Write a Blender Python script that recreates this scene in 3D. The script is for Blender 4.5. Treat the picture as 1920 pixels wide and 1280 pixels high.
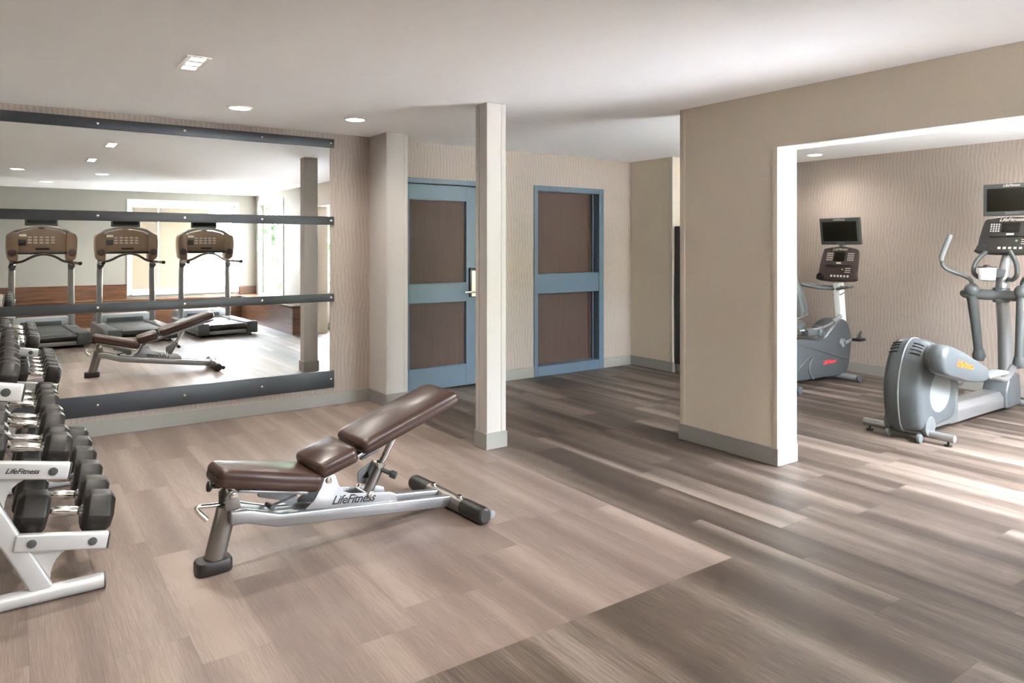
import bpy, bmesh, math, random
from mathutils import Vector, Matrix

for _o in list(bpy.data.objects):
    bpy.data.objects.remove(_o)
SC = bpy.context.scene
COL = SC.collection
PI = math.pi
R = math.radians

# ------------------------------------------------------------------ camera
CAM_H = 1.465
cam = bpy.data.cameras.new('camera')
cam.sensor_width = 36.0
cam.lens = 1336.0 / 1920.0 * 36.0
cam.shift_y = -(640.0 - 460.5) / 1920.0
cam.clip_start = 0.05
cam_o = bpy.data.objects.new('camera', cam)
cam_o.location = (0, 0, CAM_H)
cam_o.rotation_euler = (R(90), 0, -R(90 - 54.848))
COL.objects.link(cam_o)
SC.camera = cam_o

# ------------------------------------------------------------------ sky, daylight, exposure
SKY = 40.0
DOWN_W = 19.0          # watts of one recessed lamp
w = bpy.data.worlds.new('sky')
SC.world = w
w.use_nodes = True
bg = w.node_tree.nodes['Background']
bg.inputs['Color'].default_value = (0.87, 0.92, 1.0, 1)
bg.inputs['Strength'].default_value = SKY
vs = SC.view_settings
vs.view_transform = 'Standard'
vs.look = 'None'
vs.gamma = 1.0
vs.use_curve_mapping = False
vs.exposure = 1.66
SC.cycles.use_denoising = True
SC.cycles.max_bounces = 14
SC.cycles.diffuse_bounces = 10
SC.cycles.glossy_bounces = 6
SC.cycles.transmission_bounces = 6
SC.cycles.sample_clamp_indirect = 80.0
SC.cycles.blur_glossy = 0.6

# the sun stands behind the building: it lights the paving outside but never enters the windows
sun = bpy.data.lights.new('sun', 'SUN')
sun.energy = 90.0
sun.angle = R(1.0)
sun.color = (1.0, 0.97, 0.98)
sun_o = bpy.data.objects.new('sun', sun)
sun_o.rotation_euler = Vector((0.30, -0.50, -0.80)).to_track_quat('-Z', 'Y').to_euler()
sun_o.location = (-6, 10, 16)
COL.objects.link(sun_o)


def portal(name, loc, rot, sx, sy):
    l = bpy.data.lights.new(name, 'AREA')
    l.shape = 'RECTANGLE'
    l.size = sx
    l.size_y = sy
    l.cycles.is_portal = True
    o = bpy.data.objects.new(name, l)
    o.location = loc
    o.rotation_euler = rot
    COL.objects.link(o)


# light portals in the three real window openings (they only guide the sky light)
portal('window_portal', (2.81, -2.70, 1.435), (R(90), 0, 0), 1.88, 1.67)        # back window, faces +Y
portal('window_portal', (4.33, -1.51, 1.40), (R(90), 0, R(90)), 1.46, 1.78)          # side window, faces -X
portal('window_portal', (5.61, 0.36, 1.52), (R(90), 0, 0), 2.28, 1.60)         # cardio window, faces +Y


# ------------------------------------------------------------------ materials
class NT:
    def __init__(s, name):
        s.m = bpy.data.materials.new(name)
        s.m.use_nodes = True
        s.t = s.m.node_tree
        s.b = s.t.nodes['Principled BSDF']

    def n(s, typ, props=None, **ins):
        nd = s.t.nodes.new('ShaderNode' + typ)
        for k, v in (props or {}).items():
            setattr(nd, k, v)
        for k, v in ins.items():
            key = int(k[1:]) if k[0] == '_' and k[1:].isdigit() else k.replace('__', ' ')
            s.set(nd.inputs[key], v)
        return nd

    def set(s, inp, v):
        if hasattr(v, 'outputs'):
            v = v.outputs[0]
        if hasattr(v, 'is_linked'):
            s.t.links.new(v, inp)
        else:
            inp.default_value = v

    def math(s, op, a, b=0.0, c=0.0):
        return s.n('Math', {'operation': op}, _0=a, _1=b, _2=c)

    def ramp(s, fac, stops):
        nd = s.n('ValToRGB', None, Fac=fac)
        e = nd.color_ramp.elements
        while len(e) < len(stops):
            e.new(0.5)
        for el, (p, c) in zip(e, stops):
            el.position = p
            el.color = (*c, 1) if len(c) == 3 else c
        return nd

    def mix(s, fac, a, b, blend='MIX'):
        nd = s.n('Mix', {'data_type': 'RGBA', 'blend_type': blend})
        s.set(nd.inputs[0], fac)
        s.set(nd.inputs[6], a if hasattr(a, 'outputs') or hasattr(a, 'is_linked') else (*a, 1))
        s.set(nd.inputs[7], b if hasattr(b, 'outputs') or hasattr(b, 'is_linked') else (*b, 1))
        return nd.outputs[2]

    def bs(s, **k):
        for a, v in k.items():
            s.set(s.b.inputs[a.replace('__', ' ')], v)
        return s.m

    def bump(s, h, dist=0.001, strength=0.5):
        nd = s.n('Bump', None, Height=h, Distance=dist, Strength=strength)
        s.set(s.b.inputs['Normal'], nd)


def srgb(r, g, b):
    f = lambda c: c / 12.92 if c <= 0.04045 else ((c + 0.055) / 1.055) ** 2.4
    return tuple(f(x / 255.0) for x in (r, g, b))


def plain(name, c, rough=0.5, metal=0.0, vary=0.08, scale=9.0, bump=0.0, bscale=300.0, spec=0.5, coat=0.0):
    t = NT(name)
    tc = t.n('TexCoord')
    no = t.n('TexNoise', None, Vector=tc.outputs['Object'], Scale=scale, Detail=3.0)
    c2 = tuple(min(1, x * (1 + vary)) for x in c)
    c1 = tuple(x * (1 - vary) for x in c)
    col = t.mix(no.outputs[0], c1, c2)
    t.bs(Base__Color=col, Roughness=rough, Metallic=metal, Specular__IOR__Level=spec, Coat__Weight=coat)
    if bump:
        nb = t.n('TexNoise', None, Vector=tc.outputs['Object'], Scale=bscale, Detail=2.0)
        t.bump(nb.outputs[0], 0.001, bump)
    return t.m


def emit(name, c, s):
    t = NT(name)
    t.bs(Base__Color=(*c, 1), Emission__Color=(*c, 1), Emission__Strength=s)
    return t.m


PLANK = 0.2475


def floor_mat(name, lo, mid, hi, joint, wd=0.2475, ln=1.05, stagger=1.0, px=2.777, py=0.0, bands=7.0):
    t = NT(name)
    tc = t.n('TexCoord')
    sp = t.n('SeparateXYZ', None, Vector=tc.outputs['Object'])
    x = t.math('DIVIDE', t.math('SUBTRACT', sp.outputs[0], px), wd)
    ix = t.math('FLOOR', x)
    fx = t.math('FRACT', x)
    wn = t.n('TexWhiteNoise', {'noise_dimensions': '1D'}, W=ix)
    y = t.math('ADD', t.math('DIVIDE', t.math('SUBTRACT', sp.outputs[1], py), ln), t.math('MULTIPLY', wn.outputs[0], stagger))
    iy = t.math('FLOOR', y)
    fy = t.math('FRACT', y)
    idv = t.n('CombineXYZ', None, X=ix, Y=iy, Z=0.0)
    w2 = t.n('TexWhiteNoise', {'noise_dimensions': '3D'}, Vector=idv)
    # broad ombre bands that run along every plank
    bv = t.n('CombineXYZ', None, X=t.math('MULTIPLY', sp.outputs[0], bands), Y=t.math('MULTIPLY', sp.outputs[1], 0.22),
             Z=t.math('MULTIPLY', w2.outputs[0], 40.0))
    band = t.n('TexNoise', None, Vector=bv, Scale=1.0, Detail=1.0, Roughness=0.4)
    # fine grain
    gv = t.n('CombineXYZ', None, X=t.math('MULTIPLY', sp.outputs[0], 380.0), Y=t.math('MULTIPLY', sp.outputs[1], 7.0),
             Z=t.math('MULTIPLY', w2.outputs[0], 90.0))
    gr = t.n('TexNoise', None, Vector=gv, Scale=1.0, Detail=3.0, Roughness=0.6)
    f = t.math('ADD', band.outputs[0], t.math('MULTIPLY', t.math('SUBTRACT', gr.outputs[0], 0.5), 0.85))
    f = t.math('ADD', f, t.math('MULTIPLY', t.math('SUBTRACT', w2.outputs[0], 0.5), 0.13))
    col = t.ramp(f, [(0.27, lo), (0.5, mid), (0.73, hi)])
    ex = t.math('MINIMUM', fx, t.math('SUBTRACT', 1.0, fx))
    ey = t.math('MULTIPLY', t.math('MINIMUM', fy, t.math('SUBTRACT', 1.0, fy)), ln / wd)
    e = t.math('MINIMUM', ex, ey)
    seam = t.math('LESS_THAN', e, 0.0012 / wd)
    c2 = t.mix(t.math('MULTIPLY', seam, 0.45), col.outputs[0], joint)
    ro = t.math('ADD', 0.40, t.math('MULTIPLY', gr.outputs[0], 0.16))
    t.bs(Base__Color=c2, Roughness=ro, Specular__IOR__Level=0.5)
    t.bump(gr.outputs[0], 0.0004, 0.25)
    return t.m


M = {}
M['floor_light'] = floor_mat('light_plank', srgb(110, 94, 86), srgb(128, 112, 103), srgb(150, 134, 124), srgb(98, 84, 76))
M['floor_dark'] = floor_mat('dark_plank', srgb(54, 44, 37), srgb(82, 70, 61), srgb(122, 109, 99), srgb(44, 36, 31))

M['floor_tile'] = floor_mat('dark_wide_tile', srgb(66, 54, 46), srgb(96, 83, 73), srgb(138, 126, 116), srgb(44, 36, 31), wd=0.99, ln=1.035, stagger=0.0, px=2.79, py=2.143, bands=6.0)


def wallpaper():
    t = NT('wave_wallpaper')
    tc = t.n('TexCoord')
    sp = t.n('SeparateXYZ', None, Vector=tc.outputs['Object'])
    u = t.math('ADD', sp.outputs[0], sp.outputs[1])
    z = sp.outputs[2]
    nv = t.n('CombineXYZ', None, X=t.math('MULTIPLY', u, 5.0), Y=t.math('MULTIPLY', z, 1.2), Z=0.0)
    no = t.n('TexNoise', None, Vector=nv, Scale=1.0, Detail=1.0)
    ph = t.math('MULTIPLY', no.outputs[0], 7.0)
    lines = None
    for sg, off in ((1, 0.0), (-1, 2.1)):
        sw = t.math('MULTIPLY', t.math('SINE', t.math('ADD', t.math('MULTIPLY', z, 14.0 + off), t.math('MULTIPLY', ph, 1.0 + 0.6 * off))), 0.010 * sg)
        a = t.math('MULTIPLY', t.math('ADD', t.math('ADD', u, sw), off * 0.004), 2 * PI / 0.074)
        l = t.math('POWER', t.math('ABSOLUTE', t.math('COSINE', a)), 22.0)
        lines = l if lines is None else t.math('MAXIMUM', lines, l)
    gv = t.n('CombineXYZ', None, X=t.math('MULTIPLY', u, 260.0), Y=t.math('MULTIPLY', z, 18.0), Z=0.0)
    gr = t.n('TexNoise', None, Vector=gv, Scale=1.0, Detail=2.0)
    base = t.mix(gr.outputs[0], srgb(142, 129, 121), srgb(162, 149, 140))
    col = t.mix(t.math('MULTIPLY', lines, 0.42), base, srgb(186, 175, 166))
    t.bs(Base__Color=col, Roughness=0.62)
    t.bump(lines, 0.0008, 0.4)
    return t.m


M['wallpaper'] = wallpaper()


def linen(name, a, b):
    t = NT(name)
    tc = t.n('TexCoord')
    sp = t.n('SeparateXYZ', None, Vector=tc.outputs['Object'])
    u = t.math('ADD', sp.outputs[0], sp.outputs[1])
    v1 = t.n('CombineXYZ', None, X=t.math('MULTIPLY', u, 400.0), Y=t.math('MULTIPLY', sp.outputs[2], 25.0), Z=0.0)
    v2 = t.n('CombineXYZ', None, X=t.math('MULTIPLY', u, 25.0), Y=t.math('MULTIPLY', sp.outputs[2], 400.0), Z=3.0)
    n1 = t.n('TexNoise', None, Vector=v1, Scale=1.0, Detail=2.0)
    n2 = t.n('TexNoise', None, Vector=v2, Scale=1.0, Detail=2.0)
    f = t.math('MULTIPLY', t.math('ADD', n1.outputs[0], n2.outputs[0]), 0.5)
    t.bs(Base__Color=t.mix(f, a, b), Roughness=0.7)
    t.bump(f, 0.0006, 0.25)
    return t.m


M['linen'] = linen('taupe_linen_wallcovering', srgb(190, 177, 160), srgb(206, 195, 179))
M['paint'] = linen('pale_greige_wallcovering', srgb(178, 173, 168), srgb(190, 185, 180))
M['paint_back'] = linen('warm_grey_wallcovering', srgb(140, 136, 126), srgb(152, 148, 138))
M['ceiling'] = plain('ceiling_paint', srgb(241, 240, 239), 0.85, vary=0.015, bump=0.1, bscale=120)
M['white_paint'] = plain('white_trim_paint', srgb(232, 230, 224), 0.45, vary=0.01)
M['baseboard'] = plain('grey_vinyl_baseboard', srgb(138, 135, 130), 0.42, vary=0.03)
M['door_paint'] = plain('slate_blue_door_paint', srgb(90, 106, 121), 0.33, vary=0.03)


def ribbed(name, a, b, pitch, rough):
    t = NT(name)
    tc = t.n('TexCoord')
    sp = t.n('SeparateXYZ', None, Vector=tc.outputs['Object'])
    s = t.math('SINE', t.math('MULTIPLY', sp.outputs[0], 2 * PI / pitch))
    gv = t.n('CombineXYZ', None, X=t.math('MULTIPLY', sp.outputs[0], 60.0), Y=0.0, Z=t.math('MULTIPLY', sp.outputs[2], 1.5))
    gr = t.n('TexNoise', None, Vector=gv, Scale=1.0, Detail=2.0)
    f = t.math('ADD', t.math('MULTIPLY', s, 0.25), gr.outputs[0])
    t.bs(Base__Color=t.mix(f, a, b), Roughness=rough)
    t.bump(s, 0.001, 0.3)
    return t.m


M['door_panel'] = ribbed('ribbed_brown_panel', srgb(60, 41, 33), srgb(80, 57, 47), 0.012, 0.6)
M['silver'] = plain('silver_powder_coat', srgb(152, 152, 152), 0.34, 0.7, vary=0.02)
M['silver_light'] = plain('pale_silver_powder_coat', srgb(206, 207, 207), 0.32, 0.3, vary=0.02)
M['silver_dark'] = plain('pewter_powder_coat', srgb(140, 135, 130), 0.32, 0.8, vary=0.02)
M['chrome'] = plain('chrome', (0.78, 0.77, 0.75), 0.12, 1.0, vary=0.02)
M['rubber'] = plain('black_rubber', srgb(38, 35, 32), 0.42, vary=0.15, scale=40, bump=0.15)
M['vinyl'] = plain('dark_brown_vinyl', srgb(62, 44, 37), 0.31, spec=0.45, vary=0.06, scale=20, bump=0.12, bscale=500)
M['black'] = plain('black_plastic', srgb(28, 27, 26), 0.38, vary=0.05)
M['screen'] = plain('dark_screen_glass', srgb(24, 20, 14), 0.28, vary=0.02, spec=0.25)
M['grey'] = plain('blue_grey_plastic', srgb(76, 80, 83), 0.34, vary=0.03)
M['grey_mid'] = plain('mid_grey_plastic', srgb(88, 91, 92), 0.42, vary=0.03)
M['grey_light'] = plain('light_grey_plastic', srgb(122, 125, 127), 0.38, vary=0.02)
M['grey_dark'] = plain('dark_grey_plastic', srgb(74, 77, 77), 0.42, vary=0.04)
M['console'] = plain('aubergine_console_plastic', srgb(68, 54, 52), 0.4, vary=0.04)
M['console_grey'] = plain('charcoal_console_plastic', srgb(50, 46, 43), 0.42, vary=0.04)
M['console_tan'] = plain('bronze_console_plastic', srgb(128, 104, 82), 0.35, vary=0.06)
M['key'] = plain('pale_console_keys', srgb(196, 186, 178), 0.5, vary=0.02)
M['white'] = plain('white_plastic', srgb(232, 232, 228), 0.35, vary=0.01)
M['cream'] = plain('cream_lock_face', srgb(226, 218, 196), 0.3, vary=0.02)
M['steel_bar'] = plain('gunmetal_mirror_rail', srgb(72, 74, 78), 0.4, 0.6, vary=0.04, scale=3)
M['ink'] = plain('black_ink', srgb(24, 24, 26), 0.5, vary=0.02)
M['orange'] = plain('orange_print', srgb(226, 96, 28), 0.5, vary=0.02)
M['coral'] = plain('coral_print', srgb(214, 66, 70), 0.5, vary=0.02)
M['wood'] = None
M['lamp'] = emit('lamp_diffuser', (1.0, 0.95, 0.88), 14.0)
t_ = NT('mirror_glass')
t_.bs(Base__Color=(0.93, 0.95, 0.94, 1), Metallic=1.0, Roughness=0.0)
M['mirror'] = t_.m


def wood():
    t = NT('walnut_veneer')
    tc = t.n('TexCoord')
    mp = t.n('Mapping', None, Vector=tc.outputs['Object'], Scale=(2.0, 2.0, 45.0))
    no = t.n('TexNoise', None, Vector=mp, Scale=1.0, Detail=4.0, Distortion=0.6)
    c = t.ramp(no.outputs[0], [(0.3, srgb(66, 44, 31)), (0.55, srgb(98, 66, 45)), (0.75, srgb(122, 86, 60))])
    t.bs(Base__Color=c, Roughness=0.32)
    return t.m


M['wood'] = wood()


def shade():
    t = NT('cream_roller_shade')
    tc = t.n('TexCoord')
    no = t.n('TexNoise', None, Vector=tc.outputs['Object'], Scale=400.0, Detail=1.0)
    t.bs(Base__Color=t.mix(no.outputs[0], srgb(152, 140, 120), srgb(162, 150, 130)), Roughness=0.8)
    tr = t.n('BsdfTranslucent', None, Color=(0.30, 0.26, 0.20, 1))
    mx = t.n('MixShader', None, _0=0.015)
    t.t.links.new(t.b.outputs[0], mx.inputs[1])
    t.t.links.new(tr.outputs[0], mx.inputs[2])
    t.t.links.new(mx.outputs[0], t.t.nodes['Material Output'].inputs['Surface'])
    return t.m


M['shade'] = shade()


def glass():
    t = NT('window_glass')
    gl = t.n('BsdfGlossy', None, Color=(1, 1, 1, 1), Roughness=0.0)
    tr = t.n('BsdfTransparent', None, Color=(0.97, 0.97, 0.98, 1))
    lw = t.n('LayerWeight', None, Blend=0.5)
    fr = t.math('ADD', 0.03, t.math('MULTIPLY', t.math('POWER', lw.outputs['Facing'], 5.0), 0.8))
    mx = t.n('MixShader', None, _0=fr)
    t.t.links.new(tr.outputs[0], mx.inputs[1])
    t.t.links.new(gl.outputs[0], mx.inputs[2])
    t.t.links.new(mx.outputs[0], t.t.nodes['Material Output'].inputs['Surface'])
    return t.m


M['glass'] = glass()
M['grass'] = plain('green_start_key', srgb(120, 150, 92), 0.6)
M['paving'] = plain('pale_concrete_paving', srgb(206, 209, 213), 0.9, vary=0.06, scale=3)
M['leaf'] = plain('green_leaves', srgb(96, 124, 84), 0.6, vary=0.3, scale=6)
M['bark'] = plain('grey_brown_bark', srgb(96, 80, 66), 0.9, vary=0.25, scale=30, bump=0.5, bscale=60)
M['fence'] = plain('tan_fence_boards', srgb(206, 184, 148), 0.8, vary=0.1, scale=3)


# ------------------------------------------------------------------ mesh builder
def V(*a):
    return Vector(a)


class MB:
    def __init__(s):
        s.bm = bmesh.new()

    def _merge(s, b):
        me = bpy.data.meshes.new('t')
        b.to_mesh(me)
        b.free()
        s.bm.from_mesh(me)
        bpy.data.meshes.remove(me)
        return s

    def box(s, lo, hi, bev=0.0, seg=2, mx=None):
        b = bmesh.new()
        bmesh.ops.create_cube(b, size=1.0)
        lo, hi = Vector(lo), Vector(hi)
        d, c = hi - lo, (hi + lo) / 2
        for v in b.verts:
            v.co = Vector((v.co.x * d.x, v.co.y * d.y, v.co.z * d.z))
        if bev:
            bmesh.ops.bevel(b, geom=list(b.edges), offset=min(bev, min(abs(x) for x in d) * 0.49), segments=seg, profile=0.5, affect='EDGES')
        for v in b.verts:
            v.co += c
        if mx is not None:
            bmesh.ops.transform(b, matrix=mx, verts=list(b.verts))
        return s._merge(b)

    def beam(s, p0, p1, wd, ht, bev=0.004, up=(0, 0, 1), seg=2):
        """box bar from p0 to p1, wd across, ht along up"""
        p0, p1 = Vector(p0), Vector(p1)
        ax = (p1 - p0)
        L = ax.length
        ax.normalize()
        up = Vector(up)
        sd = up.cross(ax).normalized()
        u2 = ax.cross(sd).normalized()
        m = Matrix((ax, sd, u2)).transposed().to_4x4()
        m.translation = (p0 + p1) / 2
        return s.box((-L / 2, -wd / 2, -ht / 2), (L / 2, wd / 2, ht / 2), bev, seg, m)

    def prism(s, pts, plane, a, b_, bev=0.0, seg=2):
        """polygon pts extruded from a to b_ along the axis normal to plane ('xz','yz','xy')"""
        b = bmesh.new()
        f = {'xz': lambda p, h: (p[0], h, p[1]), 'yz': lambda p, h: (h, p[0], p[1]), 'xy': lambda p, h: (p[0], p[1], h)}[plane]
        v0 = [b.verts.new(f(p, a)) for p in pts]
        v1 = [b.verts.new(f(p, b_)) for p in pts]
        n = len(pts)
        b.faces.new(v0)
        b.faces.new(v1)
        for i in range(n):
            b.faces.new((v0[i], v0[(i + 1) % n], v1[(i + 1) % n], v1[i]))
        bmesh.ops.recalc_face_normals(b, faces=list(b.faces))
        if bev:
            bmesh.ops.bevel(b, geom=list(b.edges), offset=bev, segments=seg, profile=0.5, affect='EDGES', clamp_overlap=True)
        return s._merge(b)

    def puff(s, pts, plane, c, layers):
        """rounded shell: outline pts repeated at offsets c+h scaled k about its centroid; layers = [(h,k)]"""
        b = bmesh.new()
        f = {'xz': lambda x, y, h: (x, h, y), 'yz': lambda x, y, h: (h, x, y), 'xy': lambda x, y, h: (x, y, h)}[plane]
        cx = sum(p[0] for p in pts) / len(pts)
        cy = sum(p[1] for p in pts) / len(pts)
        rings = []
        for h, k in layers:
            rings.append([b.verts.new(f(cx + (p[0] - cx) * k, cy + (p[1] - cy) * k, c + h)) for p in pts])
        n = len(pts)
        for r0, r1 in zip(rings, rings[1:]):
            for i in range(n):
                b.faces.new((r0[i], r0[(i + 1) % n], r1[(i + 1) % n], r1[i]))
        b.faces.new(rings[0])
        b.faces.new(rings[-1])
        bmesh.ops.recalc_face_normals(b, faces=list(b.faces))
        return s._merge(b)

    def tube(s, pts, r, n=14, sub=0, flat=1.0, up=None):
        pts = [Vector(p) for p in pts]
        rs = list(r) if isinstance(r, (list, tuple)) else [r] * len(pts)
        if sub:
            pts, rs = smooth(pts, rs, sub)
        b = bmesh.new()
        tg = []
        for i in range(len(pts)):
            a = pts[max(0, i - 1)]
            c = pts[min(len(pts) - 1, i + 1)]
            tg.append((c - a).normalized())
        nrm = Vector(up) if up else (Vector((0, 0, 1)) if abs(tg[0].z) < 0.9 else Vector((1, 0, 0)))
        rings = []
        for i, p in enumerate(pts):
            nrm = (nrm - tg[i] * nrm.dot(tg[i])).normalized()
            bi = tg[i].cross(nrm)
            rings.append([b.verts.new(p + (nrm * math.sin(2 * PI * k / n) * flat + bi * math.cos(2 * PI * k / n)) * rs[i]) for k in range(n)])
        for r0, r1 in zip(rings, rings[1:]):
            for k in range(n):
                b.faces.new((r0[k], r0[(k + 1) % n], r1[(k + 1) % n], r1[k]))
        b.faces.new(rings[0])
        b.faces.new(rings[-1])
        bmesh.ops.recalc_face_normals(b, faces=list(b.faces))
        return s._merge(b)

    def cyl(s, p0, p1, r, r2=None, n=28, bev=0.0):
        p0, p1 = Vector(p0), Vector(p1)
        r2 = r if r2 is None else r2
        if bev:
            d = (p1 - p0).normalized() * bev
            return s.tube([p0, p0 + d * 0.3, p0 + d, p1 - d, p1 - d * 0.3, p1], [r - bev, r - bev * 0.3, r, r2, r2 - bev * 0.3, r2 - bev], n)
        return s.tube([p0, p1], [r, r2], n)

    def ball(s, c, r, sc=(1, 1, 1), n=20):
        b = bmesh.new()
        bmesh.ops.create_uvsphere(b, u_segments=n, v_segments=n // 2 + 2, radius=r)
        for v in b.verts:
            v.co = Vector((v.co.x * sc[0], v.co.y * sc[1], v.co.z * sc[2])) + Vector(c)
        return s._merge(b)

    def ring(s, c, axis, r0, r1, h, n=32):
        """flat ring (washer) with height h along axis"""
        c, ax = Vector(c), Vector(axis).normalized()
        t = Vector((0, 0, 1)) if abs(ax.z) < 0.9 else Vector((1, 0, 0))
        e1 = ax.cross(t).normalized()
        e2 = ax.cross(e1)
        b = bmesh.new()
        L = []
        for rr, hh in ((r0, 0), (r1, 0), (r1, h), (r0, h)):
            L.append([b.verts.new(c + (e1 * math.cos(2 * PI * k / n) + e2 * math.sin(2 * PI * k / n)) * rr + ax * hh) for k in range(n)])
        for q in range(4):
            a, d = L[q], L[(q + 1) % 4]
            for k in range(n):
                b.faces.new((a[k], a[(k + 1) % n], d[(k + 1) % n], d[k]))
        bmesh.ops.recalc_face_normals(b, faces=list(b.faces))
        return s._merge(b)

    def xf(s, m):
        bmesh.ops.transform(s.bm, matrix=m, verts=list(s.bm.verts))
        return s

    def build(s, name, m, parent=None, ang=35, world=True):
        me = bpy.data.meshes.new(name)
        if parent is not None and world:
            o = ORG.get(parent.as_pointer())
            if o is not None:
                bmesh.ops.translate(s.bm, verts=list(s.bm.verts), vec=-o)
        s.bm.to_mesh(me)
        s.bm.free()
        me.shade_smooth()
        me.set_sharp_from_angle(angle=R(ang))
        for x in (m if isinstance(m, (list, tuple)) else [m]):
            me.materials.append(M[x] if isinstance(x, str) else x)
        ob = bpy.data.objects.new(name, me)
        COL.objects.link(ob)
        if parent is not None:
            ob.parent = parent
            if world and parent.as_pointer() in ORG:
                ORG[ob.as_pointer()] = ORG[parent.as_pointer()]
        return ob


def smooth(pts, rs, sub):
    P = [pts[0]] + pts + [pts[-1]]
    Q = [rs[0]] + rs + [rs[-1]]
    op, orr = [], []
    for i in range(1, len(P) - 2):
        for k in range(sub):
            t = k / sub
            a, b, c, d = P[i - 1], P[i], P[i + 1], P[i + 2]
            op.append(0.5 * ((2 * b) + (c - a) * t + (2 * a - 5 * b + 4 * c - d) * t * t + (3 * b - a - 3 * c + d) * t ** 3))
            orr.append(Q[i] + (Q[i + 1] - Q[i]) * t)
    op.append(pts[-1])
    orr.append(rs[-1])
    return op, orr


def curve2d(pts, sub=5, closed=True):
    """Catmull-Rom through 2-D outline points"""
    n = len(pts)
    out = []
    for i in range(n):
        a, b, c, d = (Vector(pts[(i + j) % n]) for j in (-1, 0, 1, 2))
        for k in range(sub):
            t = k / sub
            q = 0.5 * ((2 * b) + (c - a) * t + (2 * a - 5 * b + 4 * c - d) * t * t + (3 * b - a - 3 * c + d) * t ** 3)
            out.append((q.x, q.y))
    return out


ORG = {}


def tag(o, label=None, cat=None, group=None, kind=None):
    if label:
        o['label'] = label
    if cat:
        o['category'] = cat
    if group:
        o['group'] = group
    if kind:
        o['kind'] = kind
    return o


def thing(name, label, cat, loc=(0, 0, 0), rot=(0, 0, 0), group=None, world=False):
    o = bpy.data.objects.new(name, None)
    o.empty_display_size = 0.1
    o.location = loc
    o.rotation_euler = rot
    COL.objects.link(o)
    if world:
        ORG[o.as_pointer()] = Vector(loc)
    return tag(o, label, cat, group)


def struct(o, label=None, cat=None):
    return tag(o, label, cat, None, 'structure')


def copy_tree(o, parent=None):
    c = o.copy()
    COL.objects.link(c)
    if parent is not None:
        c.parent = parent
    for ch in list(o.children):
        copy_tree(ch, c)
    return c


_dg = None


def text(name, s, size, m, parent, mx, shear=0.25, ext=0.0006, space=0.95, world=True):
    cu = bpy.data.curves.new('lettering', 'FONT')
    cu.body = s
    cu.size = size
    cu.shear = shear
    cu.extrude = ext
    cu.space_character = space
    cu.offset = size * 0.012
    cu.align_x = 'CENTER'
    cu.align_y = 'CENTER'
    cu.resolution_u = 3
    ob = bpy.data.objects.new('lettering', cu)
    COL.objects.link(ob)
    dg = bpy.context.evaluated_depsgraph_get()
    me = bpy.data.meshes.new_from_object(ob.evaluated_get(dg))
    bpy.data.objects.remove(ob)
    bpy.data.curves.remove(cu)
    b = MB()
    b.bm.from_mesh(me)
    bpy.data.meshes.remove(me)
    b.xf(mx)
    return b.build(name, m, parent, world=world)


def frame_mx(o, xa, ya):
    """matrix with text x along xa, y along ya at o"""
    xa, ya = Vector(xa).normalized(), Vector(ya).normalized()
    za = xa.cross(ya).normalized()
    m = Matrix((xa, ya, za)).transposed().to_4x4()
    m.translation = Vector(o)
    return m


# ================================================================== the room
H = 2.495
MW = 6.31        # mirror wall
DW = 6.355       # wall with the doors
XL = -0.95       # left wall
YB = -2.55       # back wall
XP = 4.165       # partition face
XC = 7.99        # far wall of the cardio room
YC = 0.50        # window wall of the cardio room

# floor: light inset (mirror corner) + dark planks
bm = MB()
x0, x1, y0, y1 = XL - 0.2, XC + 0.2, YB - 0.2, 6.75
bx, by = 2.777, 2.143
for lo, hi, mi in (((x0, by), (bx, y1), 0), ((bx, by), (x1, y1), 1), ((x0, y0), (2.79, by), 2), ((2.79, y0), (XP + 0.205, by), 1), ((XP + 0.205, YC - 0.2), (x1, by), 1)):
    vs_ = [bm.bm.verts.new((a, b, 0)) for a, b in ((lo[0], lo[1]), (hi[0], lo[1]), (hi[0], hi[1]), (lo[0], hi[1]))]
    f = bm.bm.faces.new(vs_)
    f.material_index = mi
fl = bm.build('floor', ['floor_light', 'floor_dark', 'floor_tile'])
struct(fl, 'pale plank floor with a darker brown plank border around it', 'floor')

ce = MB()
ce.prism([(x0, y0), (XP + 0.205, y0), (XP + 0.205, YC - 0.2), (x1, YC - 0.2), (x1, y1), (x0, y1)], 'xy', H, H + 0.12)
ce = ce.build('ceiling', 'ceiling')
struct(ce, 'flat pale painted ceiling over the whole gym', 'ceiling')


def wall(name, boxes, m, label):
    b = MB()
    for lo, hi in boxes:
        b.box(lo, hi)
    return struct(b.build(name, m), label, 'wall')


wall('wall_north', [((XL, MW, 0), (2.79, MW + 0.2, H))], 'wallpaper', 'wave patterned wall behind the big mirror')
wall('wall_wing', [((2.79, 5.94, 0), (3.0, DW + 0.19, H))], 'paint', 'short pale wing wall between the mirror and the doors')
D1 = (3.10, 4.08, 2.142)
D2 = (4.77, 5.812, 2.140)
wall('wall_door', [((3.0, DW, D1[2]), (D1[1], DW + 0.2, H)), ((3.0, DW, 0), (D1[0], DW + 0.2, D1[2])), ((D1[1], DW, 0), (D2[0], DW + 0.2, H)), ((D2[0], DW, D2[2]), (D2[1], DW + 0.2, H)),
                   ((D2[1], DW, 0), (6.27, DW + 0.2, H)), ((3.0, DW + 0.2, 0), (6.27, DW + 0.3, H))], 'wallpaper', 'wave patterned wall holding the two slate blue doors')
wall('wall_return', [((6.27, 5.675, 0), (6.41, DW + 0.2, H))], 'linen', 'taupe return wall right of the far door')
wall('wall_corridor', [((6.41, 5.675, 0), (XC, 5.85, H))], 'paint', 'pale wall behind the tall black cabinet')
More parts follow.
